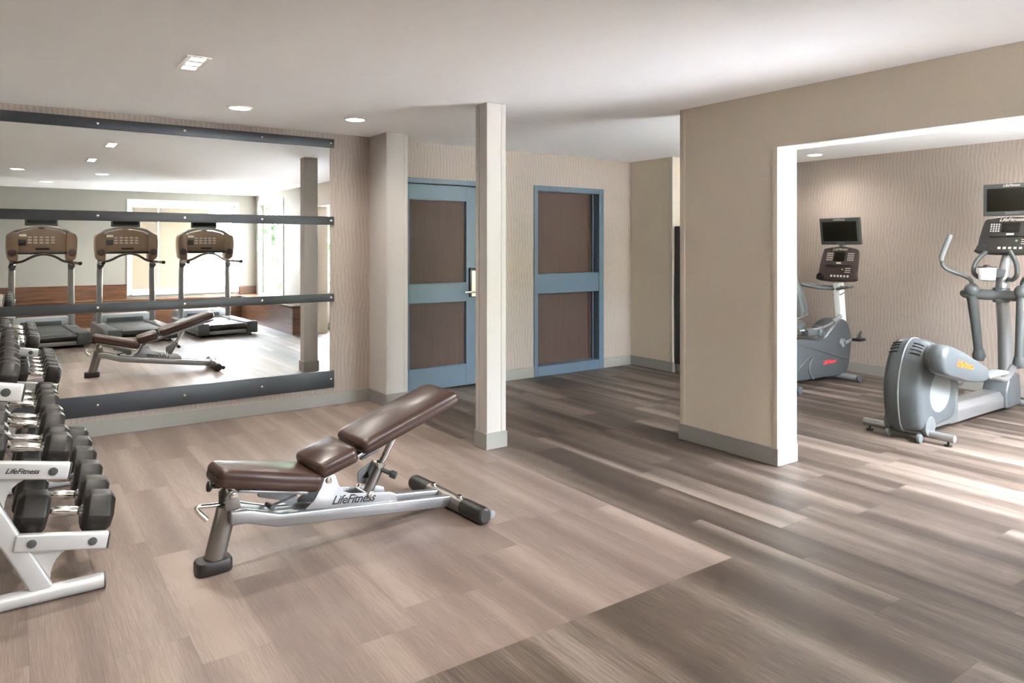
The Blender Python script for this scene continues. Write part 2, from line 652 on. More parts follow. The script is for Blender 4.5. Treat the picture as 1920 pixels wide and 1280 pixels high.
wall('wall_partition', [((XP, 2.855, 0), (XP + 0.205, 3.69, H)), ((XP, 1.0, 2.122), (XP + 0.205, 2.855, H)), ((XP, YC, 0), (XP + 0.205, 1.0, H))], 'linen',
     'taupe partition wall with the wide opening to the cardio room')
wall('wall_cardio', [((XC, YC - 0.2, 0), (XC + 0.15, 5.85, H))], 'wallpaper', 'wave patterned far wall behind the cardio machines')
wall('wall_left', [((XL - 0.15, YB - 0.2, 0), (XL, MW + 0.2, H))], 'paint_back', 'plain wall behind the dumbbell rack')
# back wall with the wide window
WB = (1.87, 3.75, 0.60, 2.27)
wall('wall_back', [((XL, YB - 0.2, 0), (WB[0], YB, H)), ((WB[1], YB - 0.2, 0), (XP, YB, H)), ((WB[0], YB - 0.2, 0), (WB[1], YB, WB[2])), ((WB[0], YB - 0.2, WB[3]), (WB[1], YB, H))],
     'paint_back', 'pale wall behind the treadmills with the shaded window')
WA = (-2.24, -0.78, 0.51, 2.29)
wall('wall_right', [((XP, YB - 0.2, 0), (XP + 0.205, WA[0], H)), ((XP, WA[1], 0), (XP + 0.205, YC, H)), ((XP, WA[0], 0), (XP + 0.205, WA[1], WA[2])), ((XP, WA[0], WA[3]), (XP + 0.205, WA[1], H))],
     'paint_back', 'pale side wall beside the treadmills with a tall window')
WC = (4.47, 6.75, 0.72, 2.32)
wall('wall_window', [((XP + 0.205, YC - 0.2, 0), (WC[0], YC, H)), ((WC[1], YC - 0.2, 0), (XC, YC, H)), ((WC[0], YC - 0.2, 0), (WC[1], YC, WC[2])), ((WC[0], YC - 0.2, WC[3]), (WC[1], YC, H))],
     'paint', 'window wall of the cardio room')
co = MB().box((2.797, 4.285, 0), (2.957, 4.428, H), 0.003).build('column', 'paint')
struct(co, 'slim square column standing at the edge of the pale floor', 'column')


# corner guards and reveals
def trim(lo, hi, n, m='paint', bev=0.002):
    return struct(MB().box(lo, hi, bev).build('trim_%d' % n, m))


trim((2.797 - 0.003, 4.385, 0.115), (2.797, 4.432, H - 0.001), 1)
trim((2.920, 4.282, 0.115), (2.9605, 4.285, H - 0.001), 2)
trim((2.9575, 4.282, 0.115), (2.9605, 4.32, H - 0.001), 3)
trim((2.963, 5.937, 0.115), (3.003, 5.94, H - 0.001), 4)
trim((XP - 0.004, 3.645, 0.115), (XP, 3.693, H - 0.001), 5, 'linen')
trim((XP - 0.004, 2.851, 0.115), (XP, 2.892, 2.12), 6, 'linen')
trim((XP - 0.002, 2.8505, 0.115), (XP + 0.207, 2.8545, 2.122), 7, 'white_paint')
trim((XP + 0.165, 2.847, 0.115), (XP + 0.209, 2.8503, 2.122), 8, 'white_paint')
trim((XP - 0.002, 1.0, 2.117), (XP + 0.207, 2.850, 2.1215), 9, 'white_paint')
trim((6.265, 5.671, 0.115), (6.2695, 5.71, H - 0.001), 10)


def base(name, segs, hgt=0.118):
    b = MB()
    for lo, hi in segs:
        b.box((lo[0], lo[1], 0), (hi[0], hi[1], hgt), 0.003, 1)
    return struct(b.build(name, 'baseboard'))


bt = 0.012
base('baseboard_mirror', [((XL, MW - bt), (2.79 - bt, MW))])
base('baseboard_wing', [((2.79 - bt, 5.94 - bt), (2.79, MW)), ((2.79, 5.94 - bt), (3.0 + bt, 5.94)), ((3.0, 5.94), (3.0 + bt, DW))])
base('baseboard_door', [((D1[1] + 0.001, DW - bt), (D2[0] - 0.001, DW)), ((D2[1] + 0.001, DW - bt), (6.27 - bt, DW))])
base('baseboard_return', [((6.27 - bt, 5.675 - bt), (6.27, DW)), ((6.27, 5.675 - bt), (XC - bt, 5.675))])
base('baseboard_column', [((2.797 - bt, 4.285 - bt), (2.957 + bt, 4.285)), ((2.797 - bt, 4.285), (2.797, 4.428 + bt)), ((2.957, 4.285), (2.957 + bt, 4.428 + bt)), ((2.797, 4.428), (2.957, 4.428 + bt))])
base('baseboard_partition', [((XP - bt, 2.855 - bt), (XP, 3.69 + bt)), ((XP, 2.855 - bt), (XP + 0.205 + bt, 2.855)), ((XP + 0.205, 2.855), (XP + 0.205 + bt, 3.69 + bt)), ((XP, 3.69), (XP + 0.205, 3.69 + bt))])
base('baseboard_cardio', [((XC - bt, YC + bt), (XC, 5.675))])
base('baseboard_window', [((XP + 0.205, YC), (XC, YC + bt))])

# ------------------------------------------------------------------ doors
DP = 'door_paint'


def leaf(parent, x0_, x1_, z0_, z1_, yf, th, holes, m=DP, name='leaf'):
    """door leaf with rectangular holes [(xa,xb,za,zb)] stacked vertically, all the same xa/xb"""
    b = MB()
    xa, xb = holes[0][0], holes[0][1]
    b.box((x0_, yf, z0_), (xa, yf + th, z1_), 0.003, 1)
    b.box((xb, yf, z0_), (x1_, yf + th, z1_), 0.003, 1)
    zs = [z0_] + [q for h_ in sorted(holes, key=lambda q: q[2]) for q in (h_[2], h_[3])] + [z1_]
    for i in range(0, len(zs), 2):
        b.box((xa - 0.002, yf + 0.0004, zs[i]), (xb + 0.002, yf + th - 0.0004, zs[i + 1]), 0.002, 1)
    return b.build(name, m, parent)


def molding(parent, hole, yf, wd=0.014, out=0.006, m=DP):
    xa, xb, za, zb = hole
    b = MB()
    b.box((xa - wd, yf - out, za - wd), (xa, yf + 0.002, zb + wd), 0.002, 1)
    b.box((xb, yf - out, za - wd), (xb + wd, yf + 0.002, zb + wd), 0.002, 1)
    b.box((xa, yf - out, za - wd), (xb, yf + 0.002, za), 0.002, 1)
    b.box((xa, yf - out, zb), (xb, yf + 0.002, zb + wd), 0.002, 1)
    return b.build('molding', m, parent)


d1 = thing('door_1', 'slate blue door with two brown panels and a keycard lock, beside the wing wall', 'door', ((D1[0] + D1[1]) / 2, DW, 0), world=True)
struct(d1)
b = MB()
b.box((D1[0], DW - 0.012, 0), (D1[0] + 0.05, DW + 0.15, D1[2]), 0.003, 1)
b.box((D1[1] - 0.05, DW - 0.012, 0), (D1[1], DW + 0.15, D1[2]), 0.003, 1)
b.box((D1[0] + 0.05, DW - 0.012, D1[2] - 0.052), (D1[1] - 0.05, DW + 0.15, D1[2]), 0.003, 1)
b.build('frame', DP, d1)
h1 = [(3.232, 3.892, 0.235, 0.885), (3.232, 3.892, 1.085, 1.925)]
leaf(d1, D1[0] + 0.054, D1[1] - 0.054, 0.012, D1[2] - 0.060, DW + 0.006, 0.045, h1)
for hh in h1:
    molding(d1, hh, DW + 0.006)
    MB().box((hh[0] - 0.004, DW + 0.034, hh[2] - 0.004), (hh[1] + 0.004, DW + 0.044, hh[3] + 0.004)).build('panel', 'door_panel', d1)
lk = MB().box((3.925, DW - 0.024, 0.925), (4.005, DW + 0.004, 1.235), 0.006).build('lock', 'black', d1)
MB().box((3.940, DW - 0.030, 0.935), (4.003, DW - 0.022, 1.205), 0.003).build('lock_face', 'cream', lk)
b = MB().cyl((3.955, DW - 0.028, 0.985), (3.955, DW - 0.075, 0.985), 0.011)
b.tube([(3.965, DW - 0.072, 0.985), (3.90, DW - 0.072, 0.985), (3.835, DW - 0.066, 0.985)], 0.011, 12)
b.build('lever_handle', 'chrome', lk)

d2 = thing('door_2', 'slate blue framed door with deep recessed brown panels, beside the return wall', 'door', ((D2[0] + D2[1]) / 2, DW, 0), world=True)
struct(d2)
b = MB()
y0_, y1_ = DW - 0.014, DW + 0.16
b.box((D2[0], y0_, 0), (D2[0] + 0.052, y1_, D2[2]), 0.003, 1)
b.box((D2[1] - 0.075, y0_, 0), (D2[1], y1_, D2[2]), 0.003, 1)
b.box((D2[0] + 0.052, y0_, D2[2] - 0.062), (D2[1] - 0.075, y1_, D2[2]), 0.003, 1)
b.box((D2[0] + 0.052, y0_, 0), (D2[1] - 0.075, y1_, 0.112), 0.003, 1)
b.build('frame', DP, d2)
b = MB().box((D2[0] + 0.05, DW - 0.004, 0.925), (D2[1] - 0.073, DW + 0.15, 1.150), 0.004, 1)
b.build('cross_rail', DP, d2)
b = MB()
for za, zb in ((0.114, 0.923), (1.152, 2.076)):
    b.box((D2[1] - 0.118, DW + 0.055, za), (D2[1] - 0.106, DW + 0.075, zb), 0.002, 1)
b.build('glazing_bar', DP, d2)
for za, zb in ((0.112, 0.925), (1.150, 2.078)):
    MB().box((D2[0] + 0.05, DW + 0.130, za), (D2[1] - 0.073, DW + 0.145, zb)).build('panel', 'door_panel', d2)


# ------------------------------------------------------------------ windows
def window(n, axis, a0, a1, z0_, z1_, w0, w1, cols, rows, label, casing_side):
    """window in a wall normal to axis ('x' or 'y'); a0..a1 along the wall; wall spans w0..w1"""
    mid = (w0 + w1) / 2
    P = (lambda a, w_, z: (w_, a, z)) if axis == 'x' else (lambda a, w_, z: (a, w_, z))

    def bx_(b, aa, ab, wa, wb, za, zb, bev=0.003):
        p, q = P(aa, wa, za), P(ab, wb, zb)
        b.box(tuple(min(i, j) for i, j in zip(p, q)), tuple(max(i, j) for i, j in zip(p, q)), bev, 1)
    o = thing('window_%d' % n, label, 'window', P((a0 + a1) / 2, mid, z0_), world=True)
    struct(o)
    b = MB()
    f = 0.05
    bx_(b, a0, a0 + f, mid - 0.035, mid + 0.035, z0_, z1_)
    bx_(b, a1 - f, a1, mid - 0.035, mid + 0.035, z0_, z1_)
    bx_(b, a0 + f, a1 - f, mid - 0.035, mid + 0.035, z1_ - f, z1_)
    bx_(b, a0 + f, a1 - f, mid - 0.035, mid + 0.035, z0_, z0_ + f)
    b.build('frame', 'white_paint', o)
    b = MB()
    for i in range(1, cols):
        a = a0 + (a1 - a0) * i / cols
        bx_(b, a - 0.004, a + 0.004, mid - 0.007, mid + 0.007, z0_ + f, z1_ - f, 0)
    for i in range(1, rows):
        z = z0_ + (z1_ - z0_) * i / rows
        bx_(b, a0 + f, a1 - f, mid - 0.007, mid + 0.007, z - 0.005, z + 0.005, 0)
    b.build('muntins', 'white_paint', o)
    b = MB()
    bx_(b, a0 + f, a1 - f, mid - 0.003, mid + 0.003, z0_ + f, z1_ - f, 0)
    b.build('glass', 'glass', o)
    b = MB()
    c, wd = casing_side, 0.075
    s = 0.014 if c > mid else -0.014
    bx_(b, a0 - wd, a0, c, c + s, z0_ - wd, z1_ + wd)
    bx_(b, a1, a1 + wd, c, c + s, z0_ - wd, z1_ + wd)
    bx_(b, a0, a1, c, c + s, z1_, z1_ + wd)
    bx_(b, a0, a1, c, c + s * 2.2, z0_ - wd, z0_)
    b.build('casing', 'white_paint', o)
    return o


win1 = window(1, 'y', WB[0], WB[1], WB[2], WB[3], YB - 0.2, YB, 4, 2, 'wide window with a cream shade, behind the treadmills', YB)
win2 = window(2, 'x', WA[0], WA[1], WA[2], WA[3], XP, XP + 0.205, 4, 2, 'tall bright window with thin glazing bars in the side wall', XP)
win3 = window(3, 'y', WC[0], WC[1], WC[2], WC[3], YC - 0.2, YC, 3, 2, 'window of the cardio room with a tree outside', YC)
# roller shade over most of the back window
sh = thing('roller_shade', 'cream roller shade drawn down over the wide back window', 'shade', (2.5, YB - 0.03, WB[3]), world=True)
for xa, xb in ((1.885, 2.335), (2.345, 3.24)):
    fab = MB().box((xa, YB - 0.035, 0.64), (xb, YB - 0.033, 2.20)).build('fabric', 'shade', sh)
    MB().box((xa, YB - 0.042, 0.625), (xb, YB - 0.026, 0.64), 0.003).build('hem_bar', 'white_paint', fab)
b = MB().cyl((1.88, YB - 0.034, 2.225), (3.74, YB - 0.034, 2.225), 0.022)
b.build('roller', 'white_paint', sh)

# ------------------------------------------------------------------ mirror
mir = thing('wall_mirror', 'big frameless mirror held by four dark metal rails with bolts', 'mirror', (0.8, MW - 0.02, 0.16), world=True)
mir['kind'] = 'thing'
MB().box((XL + 0.05, MW - 0.012, 0.20), (2.392, MW - 0.0005, 2.42)).build('mirror_glass', 'mirror', mir)
for za, zb, zbolt in ((2.361, 2.442, 2.402), (1.656, 1.732, 1.694), (0.953, 1.026, 0.990), (0.164, 0.322, 0.245)):
    rl = MB().box((XL + 0.03, MW - 0.024, za), (2.432, MW - 0.0125, zb), 0.004).build('rail', 'steel_bar', mir)
    for xb in (-0.69, -0.07, 0.547, 1.163, 1.782, 2.402):
        MB().ball((xb, MW - 0.024, zbolt), 0.011, (1, 0.55, 1), 14).build('bolt', 'chrome', rl)

# ------------------------------------------------------------------ built-in bench and panelling along the back
bn = thing('built_in_bench', 'dark wood built-in bench running under the windows behind the treadmills', 'bench', (2.0, YB + 0.2, 0), world=True)
b = MB()
b.box((XL + 0.01, YB + 0.005, 0.0), (3.78, YB + 0.40, 0.44), 0.004, 1)
b.box((3.78, YB + 0.005, 0.0), (XP - 0.005, 0.99, 0.44), 0.004, 1)
b.build('carcass', 'wood', bn)
b = MB()
b.box((XL + 0.01, YB + 0.005, 0.44), (3.76, YB + 0.42, 0.475), 0.006)
b.box((3.76, YB + 0.005, 0.44), (XP - 0.005, 1.0, 0.475), 0.006)
b.build('bench_top', 'wood', bn)
MB().box((XL + 0.01, YB + 0.001, 0.475), (WB[0] - 0.08, YB + 0.03, 0.74), 0.003, 1).build('back_panel', 'wood', bn)
MB().box((WB[1] + 0.08, YB + 0.001, 0.475), (XP - 0.005, YB + 0.03, 0.64), 0.003, 1).build('back_panel', 'wood', bn)

# ------------------------------------------------------------------ cabinet seen past the partition
cb = thing('tall_cabinet', 'tall black cabinet half hidden behind the partition wall', 'cabinet', (6.6, 5.36, 0), world=True)
MB().box((6.285, 5.07, 0.10), (6.93, 5.66, 1.69), 0.006).build('body', 'black', cb)
MB().box((6.30, 5.10, 0.0), (6.92, 5.65, 0.10), 0.003).build('plinth', 'grey_light', cb)
MB().box((6.29, 5.048, 0.115), (6.925, 5.069, 1.68), 0.005).build('door', 'black', cb)
MB().cyl((6.36, 5.03, 0.85), (6.36, 5.03, 1.15), 0.008).build('handle', 'chrome', cb)

# ------------------------------------------------------------------ ceiling lamps
DL = [(1.402, 5.52, 'bright round downlight near the mirror, left of the wing wall'),
      (2.302, 5.49, 'bright round downlight nearest the wing wall'),
      (7.46, 4.63, 'round downlight washing the far wall of the cardio room'),
      (0.08, 0.98, 'round downlight over the left treadmill'),
      (1.08, 0.82, 'round downlight over the middle treadmill'),
      (0.475, -1.05, 'small round downlight before the back wall, left in the mirror'),
      (1.66, -1.2, 'small round downlight before the back wall, middle in the mirror'),
      (2.95, -1.3, 'small round downlight before the back window, right in the mirror'),
      (7.46, 2.30, 'round downlight over the elliptical trainer')]


def spot(name, loc, watts, size, parent):
    l = bpy.data.lights.new(name, 'SPOT')
    l.energy = watts
    l.color = (1.0, 0.93, 0.86)
    l.spot_size = size
    l.spot_blend = 0.9
    l.shadow_soft_size = 0.06
    o = bpy.data.objects.new(name, l)
    o.location = loc
    COL.objects.link(o)
    o.parent = parent


def downlight(x, y, label):
    o = thing('ceiling_downlight', label, 'ceiling lamp', (x, y, H), group='round recessed ceiling lamps')
    b = MB().ring((0, 0, -0.006), (0, 0, 1), 0.074, 0.092, 0.006)
    b.build('trim_ring', 'white_paint', o, world=False)
    MB().cyl((0, 0, -0.004), (0, 0, -0.001), 0.074).build('diffuser', 'lamp', o, world=False)
    spot('downlight_beam', (0, 0, -0.03), DOWN_W, R(150), o)
    return o


for x, y, lb in DL:
    downlight(x, y, lb)


def slot(x, y, label):
    o = thing('ceiling_spot_panel', label, 'ceiling lamp', (x, y, H), group='square three lamp ceiling panels')
    b = MB()
    hx, hy = 0.063, 0.172
    b.box((-hx, -hy, -0.008), (-0.036, hy, -0.0005), 0.002, 1)
    b.box((0.036, -hy, -0.008), (hx, hy, -0.0005), 0.002, 1)
    ys = [-0.112, 0.0, 0.112]
    ed = [-hy] + [q for yy in ys for q in (yy - 0.036, yy + 0.036)] + [hy]
    for i in range(0, len(ed), 2):
        b.box((-0.036, ed[i], -0.008), (0.036, ed[i + 1], -0.0005), 0.002, 1)
    b.build('frame', 'white_paint', o, world=False)
    for yy in ys:
        MB().box((-0.035, yy - 0.035, -0.004), (0.035, yy + 0.035, -0.001)).build('lamp', 'lamp', o, world=False)
    spot('panel_beam', (0, 0, -0.03), DOWN_W * 2.0, R(130), o)


slot(0.843, 4.315, 'square white ceiling panel with three lamps above the bench')
slot(0.80, 2.72, 'second white ceiling panel with three lamps, seen in the mirror')

# ================================================================== weight bench
TH = R(4)
be = thing('weight_bench', 'adjustable dark padded weight bench on a silver frame with raised backrest', 'weight bench', (0.75, 3.40, 0), (0, 0, TH))


def bb(m, name, mat, parent=be, ang=35):
    return m.build(name, mat, parent, ang, world=False)


# front foot and post
foot = bb(MB().puff(curve2d([(-0.062, -0.05), (0.055, -0.05), (0.075, 0.0), (0.055, 0.05), (-0.062, 0.05), (-0.08, 0.0)], 5), 'xy', 0.0,
                    [(0.001, 0.93), (0.008, 1.0), (0.048, 1.0), (0.058, 0.94), (0.060, 0.8)]), 'front_foot', 'rubber')
bb(MB().tube([(0.003, 0, 0.055), (0.058, 0, 0.275)], 0.045, 24, flat=1.0), 'front_post', 'silver_dark')
# twin rails
for sg in (-1, 1):
    m = MB()
    wv = 0.062 * sg
    pts = [(0.045, wv * 0.55, 0.243), (0.12, wv, 0.238), (0.27, wv, 0.184), (1.20, wv, 0.056)]
    m.prism([(0.05, 0.272), (0.13, 0.268), (0.28, 0.214), (1.235, 0.088), (1.235, 0.026), (0.265, 0.154), (0.12, 0.207), (0.05, 0.212)], 'xz', wv - 0.019, wv + 0.019, 0.008, 3)
    bb(m, 'frame_rail', 'silver')
m = MB().prism([(0.10, 0.262), (0.26, 0.205), (0.62, 0.158), (0.62, 0.140), (0.25, 0.17), (0.10, 0.215)], 'xz', -0.044, 0.044, 0.004)
bb(m, 'frame_web', 'silver_dark')
# rear cross foot
t = bb(MB().tube([(1.262, -0.33, 0.046), (1.262, 0.33, 0.046)], 0.043, 24, flat=1.0), 'rear_crossbar', 'silver_dark')
for sg in (-1, 1):
    m = MB().tube([(1.262, sg * 0.17, 0.0465), (1.262, sg * 0.185, 0.0465), (1.262, sg * 0.335, 0.0465), (1.262, sg * 0.352, 0.0465), (1.262, sg * 0.36, 0.0465)],
                  [0.044, 0.0455, 0.0455, 0.041, 0.03], 24)
    bb(m, 'rubber_foot', 'rubber', t)
for sg in (-1, 1):
    bb(MB().cyl((1.255, sg * 0.13, 0.085), (1.255, sg * 0.13, 0.10), 0.014), 'wheel_bolt', 'chrome', t)
    bb(MB().cyl((1.318, sg * 0.322, 0.040), (1.318, sg * 0.345, 0.040), 0.022, bev=0.006), 'transport_wheel', 'grey_light' if sg < 0 else 'rubber', t)


# pads
def pad(name, cx, cz, L, W0, W1, T, ang, round_=0.032):
    """pad with its axis in the x-z plane, tilted by ang; W0/W1 widths at its ends"""
    n, b = 12, MB()
    out = []
    for (x, wd) in ((-L / 2, W0), (L / 2, W1)):
        pass
    r = 0.035
    o2 = []
    for sx, wd in ((-1, W0), (1, W1)):
        for sy in ((-1, 1) if sx > 0 else (1, -1)):
            c = (sx * (L / 2 - r), sy * (wd / 2 - r))
            a0 = math.atan2(sy, sx) - PI / 4
            for k in range(6):
                a = a0 + (PI / 2) * k / 5
                o2.append((c[0] + r * math.cos(a), c[1] + r * math.sin(a)))
    # order counter-clockwise
    o2.sort(key=lambda p: math.atan2(p[1] / W1, p[0] / L))
    lay = [(-T / 2, 0.90), (-T / 2 + 0.004, 0.955), (-T / 2 + 0.014, 0.985), (-0.006, 0.996), (0.0, 0.985), (0.004, 0.996), (T / 2 - 0.020, 0.99), (T / 2 - 0.008, 0.96), (T / 2, 0.90)]
    b.puff(o2, 'xy', 0.0, lay)
    mx = Matrix.Translation((cx, 0, cz)) @ Matrix.Rotation(-ang, 4, 'Y')
    b.xf(mx)
    return bb(b, name, 'vinyl', ang=50)


A1 = math.atan2(0.665 - 0.486, 1.22 - 0.672)
pad('back_pad', 0.955, 0.552, 0.615, 0.31, 0.31, 0.078, A1)
pad('hip_pad', 0.540, 0.414, 0.215, 0.30, 0.31, 0.078, math.atan2(0.045, 0.185) + 0.04)
pad('seat_pad', 0.228, 0.385, 0.49, 0.20, 0.30, 0.082, -math.atan2(0.124, 0.457) + 0.04)
# backrest carrier
cA, sA = math.cos(A1), math.sin(A1)
m = MB()
m.beam((0.50, 0, 0.335), (1.255, 0, 0.335 + 0.755 * sA / cA - 0.005), 0.10, 0.022, 0.004)
bb(m, 'backrest_carrier', 'silver')
m = MB().beam((0.70, 0, 0.385), (0.80, 0, 0.385 + 0.1 * sA / cA), 0.13, 0.014, 0.003)
bb(m, 'adjust_tab', 'grey_dark')
# side plates with lettering
for sg in (-1, 1):
    wv = sg * 0.062
    m = MB().prism([(0.40, 0.200), (0.445, 0.232), (0.480, 0.288), (0.500, 0.335), (0.525, 0.350), (0.556, 0.335), (0.575, 0.285), (0.600, 0.245), (0.640, 0.226), (0.86, 0.187), (0.895, 0.170), (0.905, 0.128)],
                  'xz', wv - 0.005, wv + 0.005, 0.002)
    p = bb(m, 'side_plate', 'silver')
    if sg < 0:
        text('lettering', 'LifeFitness', 0.060, 'ink', p, frame_mx((0.655, wv - 0.0055, 0.196), (1, 0, -0.145), (0.145, 0, 1)), 0.35, world=False)
    else:
        text('lettering', 'LifeFitness', 0.060, 'ink', p, frame_mx((0.655, wv + 0.0055, 0.196), (-1, 0, 0.145), (0.145, 0, 1)), 0.35, world=False)
    for (bxx, bzz) in ((0.522, 0.318), (0.748, 0.200)):
        q = MB().cyl((bxx, wv + sg * 0.004, bzz), (bxx, wv + sg * 0.016, bzz), 0.016, bev=0.003)
        q.cyl((bxx, wv + sg * 0.015, bzz), (bxx, wv + sg * 0.019, bzz), 0.007)
        bb(q, 'pivot_bolt', 'chrome', p)
# telescopic strut
m = MB().tube([(0.765, 0, 0.185), (0.850, 0, 0.330)], 0.026, 20)
s1 = bb(m, 'strut_sleeve', 'silver_dark')
bb(MB().tube([(0.845, 0, 0.322), (0.925, 0, 0.455)], 0.018, 18), 'strut_rod', 'chrome')
m = MB().cyl((0.835, -0.02, 0.297), (0.875, -0.055, 0.275), 0.011)
m.cyl((0.872, -0.052, 0.277), (0.895, -0.075, 0.265), 0.020, bev=0.004)
bb(m, 'pull_pin', 'grey_dark', s1)
bb(MB().cyl((0.828, -0.026, 0.318), (0.828, 0.028, 0.318), 0.014), 'clevis_pin', 'chrome', s1)
m = MB().prism([(0.735, 0.232), (0.735, 0.285), (0.822, 0.335), (0.830, 0.30), (0.780, 0.215)], 'xz', 0.044, 0.052, 0.002)
wp = bb(m, 'warning_plate', 'grey_light')
bb(MB().prism([(0.757, 0.252), (0.790, 0.285), (0.800, 0.245)], 'xz', 0.0425, 0.044), 'warning_triangle', 'ink', wp)
bb(MB().cyl((0.735, -0.06, 0.198), (0.735, 0.06, 0.198), 0.012), 'cross_pin', 'chrome')
# seat hinge, ladder and lever
m = MB().prism([(0.035, 0.272), (0.035, 0.335), (0.058, 0.360), (0.090, 0.352), (0.105, 0.275)], 'xz', -0.052, -0.040, 0.003)
bb(MB().prism([(0.035, 0.272), (0.035, 0.335), (0.058, 0.360), (0.090, 0.352), (0.105, 0.275)], 'xz', 0.040, 0.052, 0.003), 'seat_bracket', 'silver_dark')
hb = bb(m, 'seat_bracket', 'silver_dark')
m = MB().cyl((0.070, -0.064, 0.338), (0.070, 0.064, 0.338), 0.016, bev=0.003)
bb(m, 'hinge_bolt', 'chrome', hb)
m = MB().cyl((0.03, 0, 0.375), (-0.02, 0, 0.385), 0.010)
m.cyl((-0.012, 0, 0.383), (-0.028, 0, 0.386), 0.024, bev=0.005)
bb(m, 'seat_knob', 'rubber', hb)
m = MB().beam((0.10, 0, 0.345), (0.43, 0, 0.265), 0.07, 0.014, 0.003)
sf = bb(m, 'seat_frame', 'silver')
m = MB().prism([(0.20, 0.312), (0.385, 0.270), (0.385, 0.225), (0.345, 0.215), (0.30, 0.255), (0.20, 0.290)], 'xz', -0.012, 0.012, 0.002)
bb(m, 'seat_ladder', 'grey_light', sf)
m = MB().tube([(0.255, -0.01, 0.235), (0.38, -0.01, 0.262)], 0.006)
m.cyl((0.255, -0.035, 0.233), (0.255, 0.035, 0.233), 0.012)
bb(m, 'seat_latch', 'grey_dark', sf)
m = MB().tube([(0.045, 0, 0.292), (-0.02, 0, 0.297), (-0.062, 0, 0.303), (-0.074, 0, 0.296), (-0.066, -0.004, 0.280), (-0.034, -0.01, 0.240)], [0.0095] * 3 + [0.010, 0.0115, 0.0125], 14, 3)
bb(m, 'pull_lever', 'chrome')

# ================================================================== dumbbell rack
RY0, RY1 = 3.50, 5.12
TILT = R(10.6)
rk = thing('dumbbell_rack', 'silver three tier dumbbell rack standing left of the bench', 'dumbbell rack', (-0.05, 4.3, 0), world=True)
TIERS = [(0.348, 0.242), (0.208, 0.562), (0.049, 0.905)]       # right end of each tray, top edge


def tray_pt(t, dx, dz=0.0):
    """point dx left of the tray's right end, dz above its top face"""
    X, Z = TIERS[t]
    return (X - dx * math.cos(TILT) + dz * math.sin(TILT), Z + dx * math.sin(TILT) + dz * math.cos(TILT))


for yy, sg in ((RY0, -1), (RY1, 1)):
    fo = MB().tube([(-0.50, yy + 0.01, 0.033), (0.328, yy + 0.01, 0.033)], 0.032, 22).build('floor_foot', 'silver_light', rk)
    MB().cyl((0.327, yy + 0.01, 0.033), (0.334, yy + 0.01, 0.033), 0.033).build('end_cap', 'grey_dark', fo)
    MB().cyl((-0.508, yy + 0.01, 0.033), (-0.499, yy + 0.01, 0.033), 0.033).build('end_cap', 'grey_dark', fo)
    po = MB().beam((0.112, yy + 0.012, 0.045), (-0.345, yy + 0.012, 0.985), 0.045, 0.075, 0.010, up=(1, 0, 0.4), seg=3).build('post', 'silver_light', rk)
    for t in range(3):
        a = tray_pt(t, 0.0, -0.035)
        c = tray_pt(t, 0.335, -0.035)
        en = MB().beam((c[0], yy + sg * 0.004, c[1]), (a[0], yy + sg * 0.004, a[1]), 0.036, 0.070, 0.009, seg=3).build('end_bar', 'silver_light', rk)
        q = MB().beam((a[0] - 0.001, yy + sg * 0.004, a[1] + 0.0002), (a[0] + 0.006, yy + sg * 0.004, a[1] - 0.001), 0.034, 0.066, 0.004).build('end_cap', 'grey_dark', en)
        for dx in (0.058, 0.275):
            p = tray_pt(t, dx, -0.035)
            MB().cyl((p[0], yy + sg * 0.021, p[1]), (p[0], yy + sg * 0.026, p[1]), 0.017, bev=0.002).build('bolt_cap', 'grey_dark', en)
        # gusset under the bar
        g0 = tray_pt(t, 0.275, -0.068)
        g1 = tray_pt(t, 0.13, -0.068)
        zc = g0[1] - 0.135
        xc = 0.112 - (zc - 0.045) * 0.486 + 0.045
        arc = []
        for k in range(7):
            u = k / 6
            arc.append((g1[0] + (xc - g1[0]) * math.sin(u * PI / 2), g1[1] + (zc - g1[1]) * (1 - math.cos(u * PI / 2))))
        MB().prism([g0] + arc, 'xz', yy + 0.004, yy + 0.016).build('gusset', 'silver_light', rk)
        if sg < 0 and t == 1:
            p = tray_pt(t, 0.165, -0.036)
            text('lettering', 'LifeFitness', 0.029, 'ink', en, frame_mx((p[0], yy - 0.0225, p[1]), (math.cos(TILT), 0, -math.sin(TILT)), (math.sin(TILT), 0, math.cos(TILT))), 0.35)
for t in range(3):
    tr = MB()
    for dx in (0.058, 0.275):
        p = tray_pt(t, dx, -0.052)
        tr.beam((p[0], RY0 + 0.022, p[1]), (p[0], RY1 - 0.022, p[1]), 0.034, 0.044, 0.005, up=(math.sin(TILT), 0, math.cos(TILT)))
    tr.build('tray_rails', 'silver_light', rk)
MB().tube([(-0.19, RY0 + 0.03, 0.655), (-0.19, RY1 - 0.01, 0.655)], 0.026, 18).build('back_brace', 'silver_light', rk)

# dumbbells: three sizes, built once each, then copied
ORD = ['first', 'second', 'third', 'fourth', 'fifth', 'sixth', 'seventh', 'eighth', 'ninth']


